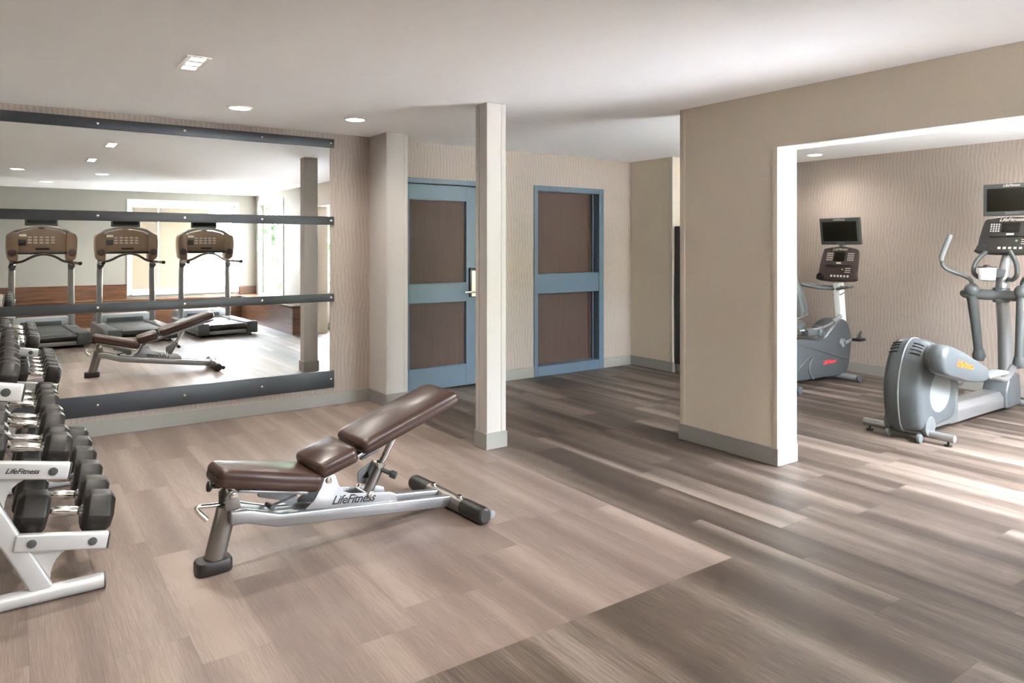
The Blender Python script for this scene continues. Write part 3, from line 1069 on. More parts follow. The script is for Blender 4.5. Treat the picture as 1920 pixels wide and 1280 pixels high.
def make_dumbbell(hl, af, gap, hr):
    """hl head length, af across flats, gap between heads, hr handle radius"""
    o = thing('dumbbell', 'x', 'dumbbell')
    Rv = af / 2 / math.cos(PI / 6)
    for sg in (-1, 1):
        a, c = sg * gap / 2, sg * (gap / 2 + hl)
        bmx = bmesh.new()
        ring = []
        for x, k in ((a, 0.78), (a + sg * 0.016, 1.0), (c - sg * 0.022, 1.0), (c, 0.74)):
            ring.append([bmx.verts.new((x, math.cos(PI / 6 + q * PI / 3) * Rv * k * 0.99, math.sin(PI / 6 + q * PI / 3) * Rv * k)) for q in range(6)])
        # flat side down: rotate the hexagon by 30 degrees
        for rr in ring:
            for v in rr:
                y, z = v.co.y, v.co.z
                v.co.y, v.co.z = y * math.cos(PI / 6) - z * math.sin(PI / 6), y * math.sin(PI / 6) + z * math.cos(PI / 6)
        for r0, r1 in zip(ring, ring[1:]):
            for q in range(6):
                bmx.faces.new((r0[q], r0[(q + 1) % 6], r1[(q + 1) % 6], r1[q]))
        bmx.faces.new(ring[0])
        bmx.faces.new(ring[-1])
        bmesh.ops.recalc_face_normals(bmx, faces=list(bmx.faces))
        bmesh.ops.bevel(bmx, geom=list(bmx.edges), offset=0.004, segments=2, profile=0.5, affect='EDGES')
        m = MB()
        m._merge(bmx)
        hd = m.build('head', 'rubber', o, 40, world=False)
        q = MB().ring((sg * (gap / 2 + hl - 0.0015), 0, 0), (sg, 0, 0), 0.02, af * 0.28, 0.002)
        q.build('end_ring', 'grey_dark', hd, world=False)
    m = MB()
    g = gap / 2 + 0.01
    m.tube([(-g, 0, 0), (-g + 0.012, 0, 0), (-g + 0.022, 0, 0), (-g * 0.5, 0, 0), (0, 0, 0), (g * 0.5, 0, 0), (g - 0.022, 0, 0), (g - 0.012, 0, 0), (g, 0, 0)],
           [hr * 1.35, hr * 1.35, hr * 0.9, hr * 1.05, hr * 1.18, hr * 1.05, hr * 0.9, hr * 1.35, hr * 1.35], 20)
    m.build('handle', 'chrome', o, world=False)
    return o


SPECS = [(0.118, 0.162, 0.126, 0.0185), (0.098, 0.126, 0.130, 0.0180), (0.078, 0.104, 0.128, 0.0165)]
ROWS = [[3.620, 3.862, 4.155, 4.455, 4.715, 4.960],
        [3.600, 3.757, 4.075, 4.235, 4.600, 4.760, 4.960],
        [3.590, 3.715, 3.960, 4.085, 4.330, 4.455, 4.700, 4.825, 5.030]]
TN = ['bottom', 'middle', 'top']
for t in range(3):
    hl, af, gap, hr = SPECS[t]
    proto = make_dumbbell(hl, af, gap, hr)
    dx = 0.1665
    px, pz = tray_pt(t, dx, af / 2 - 0.0298)
    for i, yy in enumerate(ROWS[t]):
        o = proto if i == 0 else copy_tree(proto)
        o.location = (px, yy, pz)
        o.rotation_euler = (0, TILT, 0)
        if i == 0:
            lb = 'black hex dumbbell with chrome handle, nearest on the %s tray of the rack' % TN[t]
        elif i == len(ROWS[t]) - 1:
            lb = 'black hex dumbbell closest to the mirror on the %s tray of the rack' % TN[t]
        else:
            lb = '%s black hex dumbbell from the near end of the %s rack tray' % (ORD[i], TN[t])
        tag(o, lb, 'dumbbell', 'dumbbells on the %s tray' % TN[t])

# ================================================================== elliptical trainer (axis along +X)
el = thing('elliptical_trainer', 'grey elliptical trainer with tall handles, in front of the cardio wall', 'elliptical trainer', (6.4, 2.69, 0), world=True)


def eb(m, name, mat, parent=el, ang=40):
    return m.build(name, mat, parent, ang)


EC = 2.70
out = curve2d([(5.435, 0.40), (5.475, 0.56), (5.545, 0.690), (5.64, 0.752), (5.74, 0.748), (5.88, 0.70), (6.02, 0.62), (6.08, 0.42), (6.09, 0.20), (6.04, 0.105), (5.80, 0.075), (5.56, 0.065), (5.485, 0.10), (5.445, 0.23)], 4)
HL = [(-0.150, 0.80), (-0.140, 0.88), (-0.118, 0.94), (-0.075, 0.985), (-0.012, 1.0), (0.012, 1.0), (0.075, 0.985), (0.115, 0.93), (0.130, 0.85), (0.136, 0.76)]
hs = eb(MB().puff(out, 'xz', EC, HL), 'rear_housing', 'grey', ang=60)
m = MB()
pts = [(p[0], EC, p[1]) for p in out] + [(out[0][0], EC, out[0][1])]
m.tube(pts, 0.006, 8)
eb(m, 'housing_seam', 'grey_light', hs)
hcx, hcz = sum(p[0] for p in out) / len(out), sum(p[1] for p in out) / len(out)
m = MB()
for k in range(4):
    p = out[7 + k]
    for s_ in (-1, 1):
        m.tube([(hcx + (p[0] - hcx) * kk, EC + s_ * hh, hcz + (p[1] - hcz) * kk) for hh, kk in ((0.045, 0.995), (0.075, 0.985), (0.1, 0.958), (0.115, 0.94))], 0.006, 8)
eb(m, 'vent_slots', 'black', hs)
# front skirt of the housing
eb(MB().prism([(5.56, 0.085), (6.105, 0.085), (6.105, 0.40), (5.98, 0.52), (5.60, 0.52), (5.54, 0.30)], 'xz', EC - 0.138, EC + 0.128, 0.012, 3), 'housing_skirt', 'grey_mid')
for s_ in (-1, 1):
    kk = 1.0 if s_ < 0 else 0.6
    o3 = [(5.775 + kk * 0.175 * math.cos(a) + 0.02 * math.sin(a), 0.365 + kk * 0.170 * math.sin(a)) for a in [2 * PI * k / 36 for k in range(36)]]
    eb(MB().puff(o3, 'xz', EC + s_ * 0.139, [(-0.006, 0.98), (0.0, 1.0), (s_ * 0.010, 0.97), (s_ * 0.013, 0.9)]), 'side_cover', 'grey_light')
    eb(MB().cyl((5.61, EC + s_ * 0.110, 0.115), (5.61, EC + s_ * 0.158, 0.115), 0.080, bev=0.012), 'axle_cover', 'grey_mid')
rb = eb(MB().tube([(5.60, 2.375, 0.062), (5.60, 3.045, 0.062)], 0.029, 20), 'rear_crossbar', 'silver')
for yy in (2.42, 3.0):
    eb(MB().cyl((5.60, yy, 0.0), (5.60, yy, 0.012), 0.026).cyl((5.60, yy, 0.01), (5.60, yy, 0.045), 0.008), 'leveling_foot', 'rubber', rb)
for yy in (2.585, 2.815):
    eb(MB().cyl((5.52, yy - 0.014, 0.034), (5.52, yy + 0.014, 0.034), 0.034, bev=0.006), 'transport_wheel', 'grey_mid', rb)
# crank pods, pedal links
for s_, dx, dz, an in ((-1, 0.0, 0.0, 0.0), (1, 0.52, -0.27, 0.10)):
    yc = EC + s_ * 0.275
    base_ = [(5.415, 0.590), (5.410, 0.685), (5.455, 0.745), (5.54, 0.745), (5.76, 0.675), (5.98, 0.590), (6.15, 0.525), (6.185, 0.480), (6.165, 0.430), (6.02, 0.425), (5.80, 0.455), (5.60, 0.505), (5.46, 0.540)]
    rot = lambda p: (5.5 + (p[0] - 5.5) * math.cos(an) - (p[1] - 0.64) * math.sin(an) + dx, 0.64 + (p[0] - 5.5) * math.sin(an) + (p[1] - 0.64) * math.cos(an) + dz)
    o3 = curve2d([rot(p) for p in base_], 4)
    pod = eb(MB().puff(o3, 'xz', yc, [(-0.062, 0.86), (-0.056, 0.93), (-0.035, 0.985), (0.0, 1.0), (0.035, 0.985), (0.056, 0.93), (0.062, 0.86)]), 'crank_arm_cover', 'grey', ang=60)
    c0 = rot((5.625, 0.625))
    cy0, cy1 = sorted((EC + s_ * 0.140, yc - s_ * 0.045))
    eb(MB().cyl((c0[0], cy0, c0[1]), (c0[0], cy1, c0[1]), 0.105, bev=0.02), 'crank_disc', 'grey_dark', pod)
    a, b_, c_ = rot((6.12, 0.470)), rot((6.42, 0.415)), rot((6.60, 0.385))
    lk = MB().tube([(a[0], yc, a[1]), (b_[0], yc, b_[1]), (c_[0], yc, c_[1]), ((7.0 if s_ < 0 else 7.2), yc - s_ * 0.08, 0.44)], [0.045, 0.034, 0.030, 0.028], 14, 4, flat=0.7)
    eb(lk, 'pedal_link', 'silver')
    eb(MB().box((b_[0] - 0.23, yc - 0.055, b_[1] + 0.020), (b_[0] + 0.12, yc + 0.065, b_[1] + 0.050), 0.012, 3), 'pedal', 'grey_light' if s_ < 0 else 'grey_dark')
    if s_ < 0:
        text('lettering', 'LifeFitness', 0.066, 'orange', pod, frame_mx((5.73, yc - 0.0625, 0.588), (1, 0, -0.2), (0.2, 0, 1)), 0.3, ext=0.003)
# base tube, front foot
eb(MB().prism([(2.60, 0.055), (2.605, 0.15), (2.635, 0.195), (2.765, 0.195), (2.795, 0.15), (2.80, 0.055)], 'yz', 6.05, 7.12, 0.012, 3), 'base_beam', 'silver')
eb(MB().prism([(7.06, 0.05), (7.06, 0.20), (7.14, 0.34), (7.33, 0.34), (7.36, 0.20), (7.36, 0.05)], 'xz', 2.575, 2.775, 0.02, 3), 'front_housing', 'grey')
fb = eb(MB().tube([(7.40, 2.30, 0.058), (7.40, 3.05, 0.058)], 0.030, 20), 'front_crossbar', 'silver')
for yy in (2.34, 3.01):
    eb(MB().cyl((7.40, yy, 0.0), (7.40, yy, 0.03), 0.026), 'leveling_foot', 'rubber', fb)
eb(MB().beam((7.30, 2.68, 0.12), (7.42, 2.68, 0.07), 0.10, 0.06), 'front_strut', 'silver')
# mast
EM = 2.655
eb(MB().tube([(7.25, EM, 0.30), (7.22, EM, 0.75), (7.17, EM, 1.05), (7.20, EM, 1.20), (7.30, EM, 1.40)], [0.060, 0.056, 0.052, 0.048, 0.042], 24, 4), 'mast', 'silver')
cbm = eb(MB().tube([(7.02, 2.915, 1.035), (7.05, 2.89, 1.035), (7.09, 2.76, 1.030), (7.12, EM, 1.030), (7.09, 2.55, 1.030), (7.05, 2.42, 1.035), (7.02, 2.395, 1.035)],
               [0.028, 0.046, 0.046, 0.046, 0.046, 0.046, 0.028], 20, 3), 'pivot_beam', 'grey_dark')
eb(MB().cyl((7.15, EM, 0.965), (7.15, EM, 1.095), 0.066, bev=0.01), 'pivot_collar', 'grey_dark', cbm)
for s_ in (-1, 1):
    ya = EM + s_ * 0.195
    eb(MB().ball((7.05, ya, 1.070), 0.062, (1, 1, 1.0)), 'pivot_dome', 'grey_dark', cbm)
    XK = 7.19 if s_ > 0 else 6.99
    low = eb(MB().tube([(7.05, ya, 1.02), ((7.13 if s_ > 0 else 7.02), ya, 0.75), (XK, ya, 0.50)], [0.044, 0.040, 0.036], 18), 'swing_arm', 'grey_dark')
    eb(MB().tube([(XK, ya, 0.53), (XK + 0.01, ya, 0.47), (XK + 0.012, ya + s_ * 0.01, 0.43)], [0.04, 0.056, 0.042], 16), 'arm_knuckle', 'grey_dark', low)
    up = eb(MB().tube([(7.05, ya, 1.10), (7.04, ya + s_ * 0.004, 1.155), (7.00, ya + s_ * 0.045, 1.195), (6.95, ya + s_ * 0.125, 1.232), (6.90, ya + s_ * 0.172, 1.28), (6.88, ya + s_ * 0.178, 1.345)], 0.017, 14, 5), 'upper_handle', 'grey_dark')
    eb(MB().tube([(6.88, ya + s_ * 0.178, 1.335), (6.87, ya + s_ * 0.178, 1.36), (6.865, ya + s_ * 0.105, 1.55), (6.865, ya + s_ * 0.10, 1.565)], [0.020, 0.022, 0.022, 0.018], 16), 'grip', 'grey_light', up)
    eb(MB().tube([(7.20, EM + s_ * 0.03, 1.175), (7.08, EM + s_ * 0.11, 1.17), (7.02, EM + s_ * 0.165, 1.22), (7.03, EM + s_ * 0.155, 1.32), (7.08, EM + s_ * 0.09, 1.415)], 0.019, 14, 5), 'fixed_handle', 'grey_dark')
ch = eb(MB().cyl((7.00, EM + 0.055, 1.165), (7.00, EM + 0.055, 1.275), 0.064, 0.070, bev=0.004), 'cup_holder', 'white')
eb(MB().ring((7.00, EM + 0.055, 1.272), (0, 0, 1), 0.052, 0.071, 0.010), 'cup_rim', 'grey_dark', ch)
eb(MB().ball((7.00, EM + 0.055, 1.285), 0.03, (1, 1, 0.5)), 'cup_insert', 'console', ch)
eb(MB().beam((7.05, EM + 0.02, 1.22), (7.20, EM, 1.22), 0.06, 0.07, 0.01), 'cup_bracket', 'grey_mid', ch)


# console + screen shared by the cardio machines; built facing -X, centred on y=0, origin at console bottom centre
def console(parent, X, Y, zb, zt, lean, W, body_m, screen_dx, szb, szt, SW, slean, cols=True):
    hgt = zt - zb

    def P(u, v, d=0.0):      # u across (+ = -Y), v 0..1 up, d towards the viewer
        return Vector((X + lean * v - d, Y - u, zb + hgt * v))
    up = (P(0, 1) - P(0, 0)).normalized()
    ac = Vector((0, -1, 0))
    nrm = up.cross(ac) * 1.0
    if nrm.x > 0:
        nrm = -nrm
    Lh = (P(0, 1) - P(0, 0)).length
    mx = Matrix((ac, up, nrm)).transposed().to_4x4()
    mx.translation = P(0, 0)
    q = [(-W * 0.50, 0.0), (W * 0.46, 0.0), (W * 0.50, Lh * 0.25), (W * 0.47, Lh * 0.88), (W * 0.36, Lh * 0.98), (0, Lh * 1.03), (-W * 0.36, Lh * 0.98), (-W * 0.47, Lh * 0.88), (-W * 0.52, Lh * 0.2)]
    co_ = MB().prism(curve2d(q, 3), 'xy', -0.055, 0.0, 0.006).xf(mx).build('console', body_m, parent)
    m = MB()
    m.box((-W * 0.33, Lh * 0.44, -0.002), (W * 0.37, Lh * 0.465, 0.012), 0.003)
    m.xf(mx).build('reading_ledge', 'black', co_)
    m = MB().box((-W * 0.14, Lh * 0.58, -0.003), (W * 0.16, Lh * 0.86, 0.0015), 0.001)
    m.xf(mx).build('display', 'screen', co_)
    for cx_ in (-0.34, 0.24):
        m = MB()
        for i in range(4):
            for j in range(4):
                m.box((W * (cx_ + i * 0.045), Lh * (0.60 + j * 0.065), -0.001), (W * (cx_ + i * 0.045 + 0.026), Lh * (0.60 + j * 0.065 + 0.038), 0.002))
        m.xf(mx).build('keypad', 'key', co_)
    m = MB()
    for i in range(6):
        m.box((W * (-0.16 + i * 0.09), Lh * 0.10, -0.001), (W * (-0.16 + i * 0.09 + 0.05), Lh * 0.16, 0.002))
    m.xf(mx).build('key_row', 'key', co_)
    m = MB()
    for i in range(3):
        m.box((W * 0.22, Lh * (0.24 + i * 0.06), -0.001), (W * 0.36, Lh * (0.24 + i * 0.06 + 0.018), 0.002))
    m.xf(mx).build('printed_lines', 'key', co_)
    MB().box((-W * 0.05, Lh * 0.50, -0.001), (W * 0.08, Lh * 0.55, 0.002)).xf(mx).build('badge', 'key', co_)
    m = MB().cyl((W * 0.14, Lh * 0.335, -0.001), (W * 0.14, Lh * 0.335, 0.003), W * 0.022)
    m.xf(mx).build('start_button', 'grass', co_)
    m = MB().cyl((-W * 0.43, Lh * 0.10, -0.02), (-W * 0.43, Lh * 0.10, 0.028), 0.040, bev=0.006).xf(mx)
    m.build('cup_well', 'black', co_)
    tm = mx @ frame_mx((0, Lh * 0.945, 0.001), (1, 0, 0), (0, 1, 0))
    text('lettering', 'LifeFitness', W * 0.105, 'key', co_, tm, 0.35)
    # screen on a short neck
    sh_ = szt - szb
    mx2 = Matrix.Translation((X + screen_dx, Y, szb)) @ Matrix.Rotation(slean, 4, 'Y') @ Matrix(((0, 0, -1, 0), (-1, 0, 0, 0), (0, 1, 0, 0), (0, 0, 0, 1)))
    sc_ = MB().box((-SW / 2, 0, -0.045), (SW / 2, sh_, 0.0), 0.008).xf(mx2).build('monitor', 'grey_dark', parent)
    MB().box((-SW / 2 + 0.032, 0.040, -0.001), (SW / 2 - 0.032, sh_ - 0.042, 0.0015), 0.001).xf(mx2).build('screen', 'screen', sc_)
    MB().box((-SW * 0.10, 0.004, -0.001), (SW * 0.11, 0.032, 0.003), 0.001).xf(mx2).build('badge', 'grey_mid', sc_)
    text('lettering', 'LifeFitness', SW * 0.075, 'key', sc_, mx2 @ frame_mx((0, sh_ - 0.02, 0.001), (1, 0, 0), (0, 1, 0)), 0.35)
    MB().beam((X + lean + 0.03, Y, zt - 0.05), (X + screen_dx + 0.05, Y, szb + 0.10), 0.06, 0.03).build('monitor_neck', 'silver', parent)
    return co_


console(el, 7.20, 2.635, 1.405, 1.715, 0.12, 0.46, 'console_grey', 0.10, 1.735, 2.025, 0.45, 0.03)

# ================================================================== recumbent bike (axis along +X)
bk = thing('recumbent_bike', 'blue grey recumbent exercise bike half hidden by the partition', 'exercise bike', (6.95, 4.40, 0), world=True)


def rb_(m, name, mat, parent=bk, ang=40):
    return m.build(name, mat, parent, ang)


BC = 4.40
o3 = curve2d([(6.20, 0.46), (6.56, 0.515), (6.85, 0.48), (7.05, 0.475), (7.22, 0.575), (7.38, 0.655), (7.50, 0.655), (7.575, 0.58), (7.62, 0.43), (7.60, 0.25), (7.55, 0.11), (7.44, 0.055), (7.10, 0.06), (6.60, 0.07), (6.22, 0.10), (6.15, 0.28)], 4)
sh_b = rb_(MB().puff(o3, 'xz', BC, [(-0.125, 0.93), (-0.115, 0.97), (-0.09, 0.995), (0, 1.0), (0.09, 0.995), (0.115, 0.97), (0.125, 0.93)]), 'body_shroud', 'grey', ang=50)
m = MB()
m.tube([(6.35, BC - 0.123, 0.10), (6.60, BC - 0.125, 0.205), (6.72, BC - 0.126, 0.285), (6.80, BC - 0.126, 0.312), (6.86, BC - 0.126, 0.285)], 0.014, 10, 4, flat=1.0)
m.tube([(6.86, BC - 0.126, 0.30), (6.80, BC - 0.126, 0.25), (6.785, BC - 0.126, 0.17), (6.82, BC - 0.125, 0.10), (6.86, BC - 0.123, 0.08)], 0.016, 10, 4)
m.tube([(6.30, BC - 0.123, 0.46), (6.65, BC - 0.126, 0.435), (6.95, BC - 0.127, 0.365), (7.25, BC - 0.127, 0.285), (7.52, BC - 0.123, 0.215)], 0.006, 8, 4)
rb_(m, 'shroud_groove', 'grey_dark', sh_b)
text('lettering', 'LifeFitness', 0.062, 'coral', sh_b, frame_mx((7.165, BC - 0.1268, 0.225), (1, 0, 0.02), (-0.02, 0, 1)), 0.3, ext=0.002)
# stabilisers
for xx, nm in ((7.42, 'front_stabilizer'), (6.33, 'rear_stabilizer')):
    q = rb_(MB().tube([(xx, BC - 0.30, 0.045), (xx, BC + 0.30, 0.045)], 0.034, 18), nm, 'grey_light')
    rb_(MB().cyl((xx, BC - 0.322, 0.045), (xx, BC - 0.295, 0.045), 0.041, bev=0.006), 'end_cap', 'grey', q)
    rb_(MB().cyl((xx, BC + 0.295, 0.045), (xx, BC + 0.322, 0.045), 0.041, bev=0.006), 'end_cap', 'grey', q)
# cranks and pedals
for s_ in (-1, 1):
    hub = rb_(MB().cyl((7.40, BC + s_ * 0.115, 0.412), (7.40, BC + s_ * 0.150, 0.412), 0.046, bev=0.006), 'crank_hub', 'grey_light')
    ex, ez = (7.40 - s_ * 0.155, 0.412 - s_ * 0.030)
    rb_(MB().beam((7.40, BC + s_ * 0.160, 0.412), (ex, BC + s_ * 0.170, ez), 0.022, 0.036, 0.006), 'crank', 'grey_light', hub)
    y0_, y1_ = sorted((BC + s_ * 0.185, BC + s_ * 0.275))
    pd = rb_(MB().box((ex - 0.062, y0_, ez - 0.014), (ex + 0.062, y1_, ez + 0.014), 0.006), 'pedal', 'black')
    rb_(MB().tube([(ex - 0.045, y0_ + 0.01, ez + 0.01), (ex - 0.02, y0_ + 0.02, ez + 0.06), (ex + 0.04, (y0_ + y1_) / 2, ez + 0.09), (ex + 0.055, y1_ - 0.01, ez + 0.05), (ex + 0.045, y1_ - 0.005, ez + 0.01)], 0.014, 8, 4, flat=0.3), 'pedal_strap', 'grey_dark', pd)
# console post and handlebars
ps = rb_(MB().beam((7.60, BC, 0.60), (7.545, BC, 1.06), 0.085, 0.10, 0.016, up=(1, 0, 0), seg=3), 'console_post', 'white')
rb_(MB().beam((7.566, BC, 0.925), (7.560, BC, 0.945), 0.092, 0.107, 0.012, up=(1, 0, 0)), 'post_collar', 'grey_light', ps)
for s_ in (-1, 1):
    rb_(MB().tube([(7.54, BC + s_ * 0.03, 1.005), (7.46, BC + s_ * 0.12, 1.010), (7.36, BC + s_ * 0.27, 1.030), (7.28, BC + s_ * 0.285, 1.035), (7.27, BC + s_ * 0.24, 1.020), (7.36, BC + s_ * 0.10, 0.995), (7.50, BC + s_ * 0.03, 0.985)], 0.016, 12, 4), 'front_handle', 'grey_mid')
console(bk, 7.43, 4.365, 1.085, 1.445, 0.10, 0.42, 'console', 0.10, 1.475, 1.775, 0.46, -0.14)
# seat
sb = curve2d([(-0.22, 0.0), (-0.235, 0.25), (-0.17, 0.46), (0.0, 0.50), (0.17, 0.46), (0.235, 0.25), (0.22, 0.0), (0.0, -0.03)], 4)
mx = Matrix.Translation((6.585, BC, 0.775)) @ Matrix.Rotation(R(-24), 4, 'Y') @ Matrix(((0, 0, 1, 0), (1, 0, 0, 0), (0, 1, 0, 0), (0, 0, 0, 1)))
rb_(MB().puff(sb, 'xy', 0.0, [(-0.045, 0.90), (-0.03, 0.98), (0.0, 1.0), (0.03, 0.97), (0.042, 0.88)]).xf(mx), 'seat_back', 'grey_dark', ang=60)
rb_(MB().puff(sb, 'xy', 0.0, [(-0.062, 0.88), (-0.05, 0.97), (-0.046, 0.97)]).xf(mx), 'seat_back_shell', 'grey_light', ang=60)
rb_(MB().puff(curve2d([(6.38, 4.22), (6.55, 4.20), (6.70, 4.27), (6.73, 4.40), (6.70, 4.53), (6.55, 4.60), (6.38, 4.58)], 4), 'xy', 0.64, [(-0.03, 0.93), (0.0, 1.0), (0.03, 0.98), (0.05, 0.9)]), 'seat_cushion', 'grey_dark', ang=60)
rb_(MB().beam((6.52, BC, 0.60), (6.46, BC, 0.85), 0.09, 0.04, 0.008, up=(1, 0, 0)), 'seat_support', 'silver')
rb_(MB().beam((6.25, BC, 0.575), (7.00, BC, 0.505), 0.20, 0.035, 0.008), 'seat_rail', 'silver')
for s_ in (-1, 1):
    hd = rb_(MB().tube([(6.55, BC + s_ * 0.16, 0.60), (6.75, BC + s_ * 0.235, 0.615), (6.98, BC + s_ * 0.235, 0.645), (7.22, BC + s_ * 0.20, 0.705)], 0.014, 12, 4), 'side_handle', 'silver')
    rb_(MB().tube([(7.06, BC + s_ * 0.226, 0.664), (7.25, BC + s_ * 0.196, 0.713)], 0.021, 14), 'grip', 'grey_light', hd)
    if s_ < 0:
        rb_(MB().cyl((6.83, BC - 0.20, 0.535), (6.83, BC - 0.20, 0.635), 0.050, 0.055, bev=0.004), 'cup_holder', 'grey')
        rb_(MB().box((6.60, BC - 0.235, 0.545), (6.775, BC - 0.155, 0.62), 0.012), 'storage_tray', 'grey_dark')


# ================================================================== treadmills (seen in the mirror), user side towards +Y
def make_treadmill():
    o = thing('treadmill', 'x', 'treadmill')
    W = 0.47                      # half width

    def tb(m, name, mat, parent=o, ang=40):
        return m.build(name, mat, parent, ang, world=False)
    dk = tb(MB().box((-0.30, -1.52, 0.105), (0.30, -0.02, 0.185), 0.01), 'deck', 'black')
    tb(MB().box((-0.275, -1.50, 0.184), (0.275, 0.0, 0.196), 0.006), 'belt', 'grey_dark', dk)
    tb(MB().cyl((-0.29, -0.03, 0.150), (0.29, -0.03, 0.150), 0.046), 'rear_roller', 'black', dk)
    tb(MB().box((-0.32, -0.05, 0.040), (0.32, -0.015, 0.098), 0.008), 'rear_bumper', 'silver')
    for s_ in (-1, 1):
        xa, xb = sorted((s_ * 0.295, s_ * W))
        rl_ = tb(MB().prism([(xa, 0.05), (xa, 0.20), (xa + 0.02, 0.215), (xb - 0.02, 0.215), (xb, 0.17), (xb, 0.07), (xb - 0.02, 0.05)], 'xz', -1.62, -0.10, 0.008), 'side_rail', 'silver')
        m = MB()
        for k in range(4):
            xx = xa + 0.04 + k * 0.032
            m.box((xx - 0.006, -1.0, 0.2145), (xx + 0.006, -0.12, 0.219), 0.001, 1)
        tb(m, 'grip_ridges', 'grey_mid', rl_)
        tb(MB().box((xa - 0.004, -0.11, 0.035), (xb + 0.004, 0.02, 0.222), 0.022, 3), 'end_cap', 'grey_dark', rl_)
        tb(MB().cyl((s_ * 0.37, -0.06, 0.0), (s_ * 0.37, -0.06, 0.012), 0.032).cyl((s_ * 0.37, -0.06, 0.01), (s_ * 0.37, -0.06, 0.05), 0.010), 'leveling_foot', 'rubber', rl_)
        tb(MB().cyl((s_ * 0.37, -1.50, 0.0), (s_ * 0.37, -1.50, 0.06), 0.032), 'leveling_foot', 'rubber', rl_)
        po = tb(MB().tube([(s_ * 0.395, -1.28, 0.20), (s_ * 0.385, -1.28, 1.0), (s_ * 0.38, -1.25, 1.28)], [0.046, 0.044, 0.040], 20), 'upright', 'silver')
        tb(MB().tube([(s_ * 0.385, -1.28, 1.10), (s_ * 0.385, -1.22, 1.15)], [0.035, 0.05], 14), 'upright_bracket', 'grey_dark', po)
        hb_ = tb(MB().tube([(s_ * 0.385, -1.26, 1.195), (s_ * 0.405, -1.05, 1.20), (s_ * 0.43, -0.70, 1.195)], 0.022, 14), 'side_handle', 'console_tan')
        tb(MB().cyl((s_ * 0.4285, -0.72, 1.195), (s_ * 0.4315, -0.68, 1.195), 0.027, bev=0.005), 'handle_end', 'black', hb_)
        # console shoulder
        tb(MB().prism(curve2d([(s_ * 0.315, 1.26), (s_ * 0.315, 1.64), (s_ * 0.40, 1.66), (s_ * 0.455, 1.60), (s_ * 0.455, 1.38), (s_ * 0.43, 1.25), (s_ * 0.35, 1.235)], 3), 'xz', -1.36, -1.17, 0.008), 'console_arm', 'console_tan')
        tb(MB().cyl((s_ * 0.385, -1.18, 1.36), (s_ * 0.385, -1.155, 1.36), 0.055, bev=0.006), 'cup_well', 'console')
    # motor hood
    hd_ = tb(MB().prism([(-1.98, 0.06), (-2.0, 0.16), (-1.92, 0.28), (-1.70, 0.335), (-1.42, 0.335), (-1.36, 0.225), (-1.36, 0.06)], 'yz', -0.39, 0.39, 0.02, 3), 'motor_hood', 'grey_light')
    tb(MB().box((-0.27, -1.372, 0.215), (0.27, -1.356, 0.285), 0.004), 'hood_lip', 'grey_mid', hd_)
    # curved front bar
    tb(MB().tube([(-0.38, -1.20, 1.205), (-0.27, -1.12, 1.225), (-0.13, -1.05, 1.305), (0, -1.02, 1.335), (0.13, -1.05, 1.305), (0.27, -1.12, 1.225), (0.38, -1.20, 1.205)], 0.018, 14, 4), 'front_bar', 'console')
    # console face
    q = [(-0.33, 1.37), (0.33, 1.37), (0.34, 1.62), (0.25, 1.69), (0.10, 1.725), (0, 1.73), (-0.10, 1.725), (-0.25, 1.69), (-0.34, 1.62)]
    cf = tb(MB().prism(q, 'xz', -1.34, -1.20, 0.008), 'console', 'console_tan')
    arch = [(-0.40, 1.665), (-0.30, 1.735), (-0.15, 1.775), (0, 1.785), (0.15, 1.775), (0.30, 1.735), (0.40, 1.665), (0.36, 1.650), (0.26, 1.700), (0.12, 1.735), (0, 1.742), (-0.12, 1.735), (-0.26, 1.700), (-0.36, 1.650)]
    tb(MB().prism(arch, 'xz', -1.36, -1.205, 0.004), 'console_arch', 'silver_dark', cf)
    tb(MB().box((-0.335, -1.26, 1.335), (0.335, -1.17, 1.372), 0.010), 'tray_lip', 'black', cf)
    m = MB()
    for i in range(5):
        for j in range(3):
            m.box((-0.19 + i * 0.075, -1.201, 1.50 + j * 0.042), (-0.19 + i * 0.075 + 0.05, -1.1975, 1.50 + j * 0.042 + 0.022))
    tb(m, 'keys', 'key', cf)
    tb(MB().box((-0.30, -1.202, 1.605), (-0.205, -1.196, 1.64)), 'badge', 'cream', cf)
    tb(MB().box((-0.305, -1.202, 1.475), (-0.21, -1.185, 1.56), 0.01), 'clip_pocket', 'black', cf)
    tb(MB().box((-0.09, -1.202, 1.405), (0.09, -1.188, 1.435), 0.008), 'stop_bar', 'black', cf)
    # monitor
    mo = tb(MB().box((-0.215, -1.36, 1.775), (0.215, -1.31, 1.99), 0.010), 'monitor', 'grey_dark')
    tb(MB().box((-0.19, -1.311, 1.81), (0.19, -1.3085, 1.965)), 'screen', 'screen', mo)
    tb(MB().beam((0, -1.33, 1.70), (0, -1.34, 1.80), 0.08, 0.03), 'monitor_neck', 'grey_dark', mo)
    return o


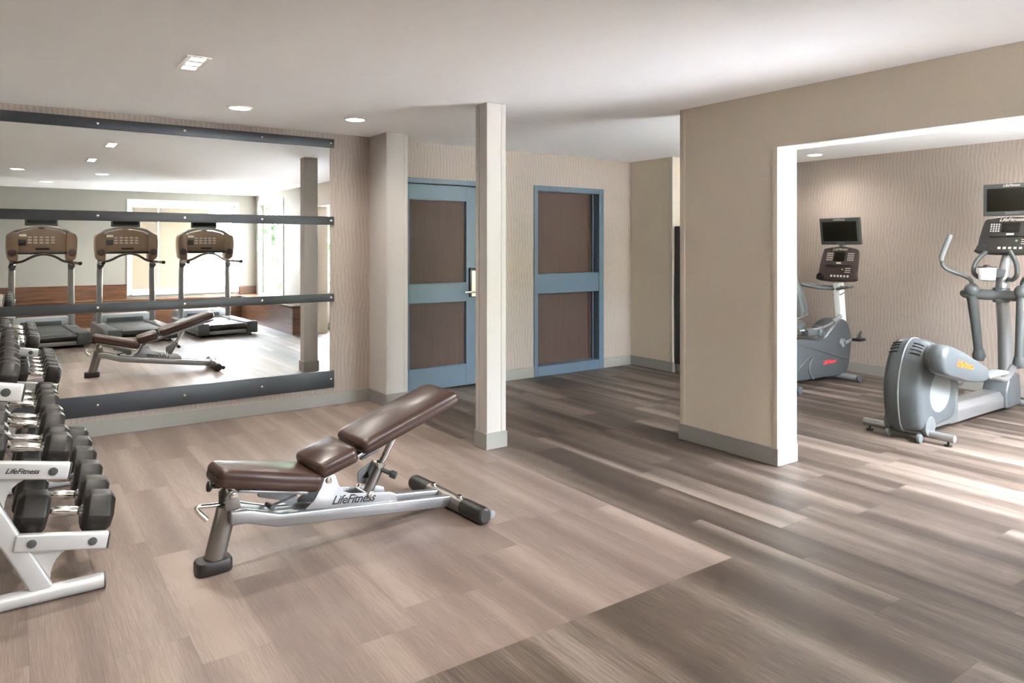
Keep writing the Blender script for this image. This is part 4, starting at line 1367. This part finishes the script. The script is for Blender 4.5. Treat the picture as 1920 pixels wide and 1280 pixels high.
tm = make_treadmill()
TM = [((0.49, 0.66), 'treadmill with bronze console nearest the dumbbell rack in the mirror'),
      ((1.655, 0.60), 'middle one of the three treadmills seen in the mirror'),
      ((2.885, 0.53), 'treadmill with bronze console in front of the bright window, right one in the mirror')]
for i, ((x, y), lb) in enumerate(TM):
    o = tm if i == 0 else copy_tree(tm)
    o.location = (x, y, 0)
    o.rotation_euler = (0, 0, -R(4))
    tag(o, lb, 'treadmill', 'treadmills in a row')

# ================================================================== outside the windows
gr = MB().box((-14, -22, -0.16), (24, YB - 0.2, -0.12)).box((XP + 0.4, YB - 0.2, -0.16), (24, YC - 0.2, -0.12)).build('ground', 'paving')
struct(gr, 'pale paved ground outside the windows', 'ground')
fe = MB()
for k in range(60):
    fe.box((-6 + k * 0.3, -12.0, -0.12), (-6 + k * 0.3 + 0.285, -11.95, 1.1), 0)
tag(fe.build('garden_fence', 'fence'), 'tan board fence across the yard beyond the back window', 'fence')
fe = MB()
for k in range(40):
    fe.box((12.0, -11.6 + k * 0.3, -0.12), (12.05, -11.6 + k * 0.3 + 0.285, 1.25), 0)
tag(fe.build('garden_fence', 'fence'), 'tan board fence beyond the tall side window', 'fence')
rnd = random.Random(5)


def tree(x, y, h, r, label):
    o = thing('tree', label, 'tree', (x, y, -0.12))
    MB().tube([(0, 0, 0), (0.05, 0.02, h * 0.3), (0, 0, h * 0.75)], [0.12, 0.09, 0.04], 10, 3).build('trunk', 'bark', o, world=False)
    b = bmesh.new()
    for _ in range(2600):
        a, e, q = rnd.uniform(0, 2 * PI), rnd.uniform(-1, 1), rnd.random() ** 0.4
        s = math.sqrt(1 - e * e)
        c = Vector((math.cos(a) * s * r * q, math.sin(a) * s * r * q, h * 0.56 + e * h * 0.42 * q))
        d1_ = Vector((rnd.uniform(-1, 1), rnd.uniform(-1, 1), rnd.uniform(-1, 1))).normalized() * 0.10
        d2_ = d1_.orthogonal().normalized() * 0.055
        b.faces.new([b.verts.new(c - d1_), b.verts.new(c + d2_), b.verts.new(c + d1_), b.verts.new(c - d2_)])
    m = MB()
    m._merge(b)
    m.build('foliage', 'leaf', o, world=False)


tree(5.3, -2.4, 3.2, 1.15, 'leafy green tree outside the cardio room window')
tree(8.2, -3.8, 3.6, 1.3, 'second leafy tree beyond the cardio room window')
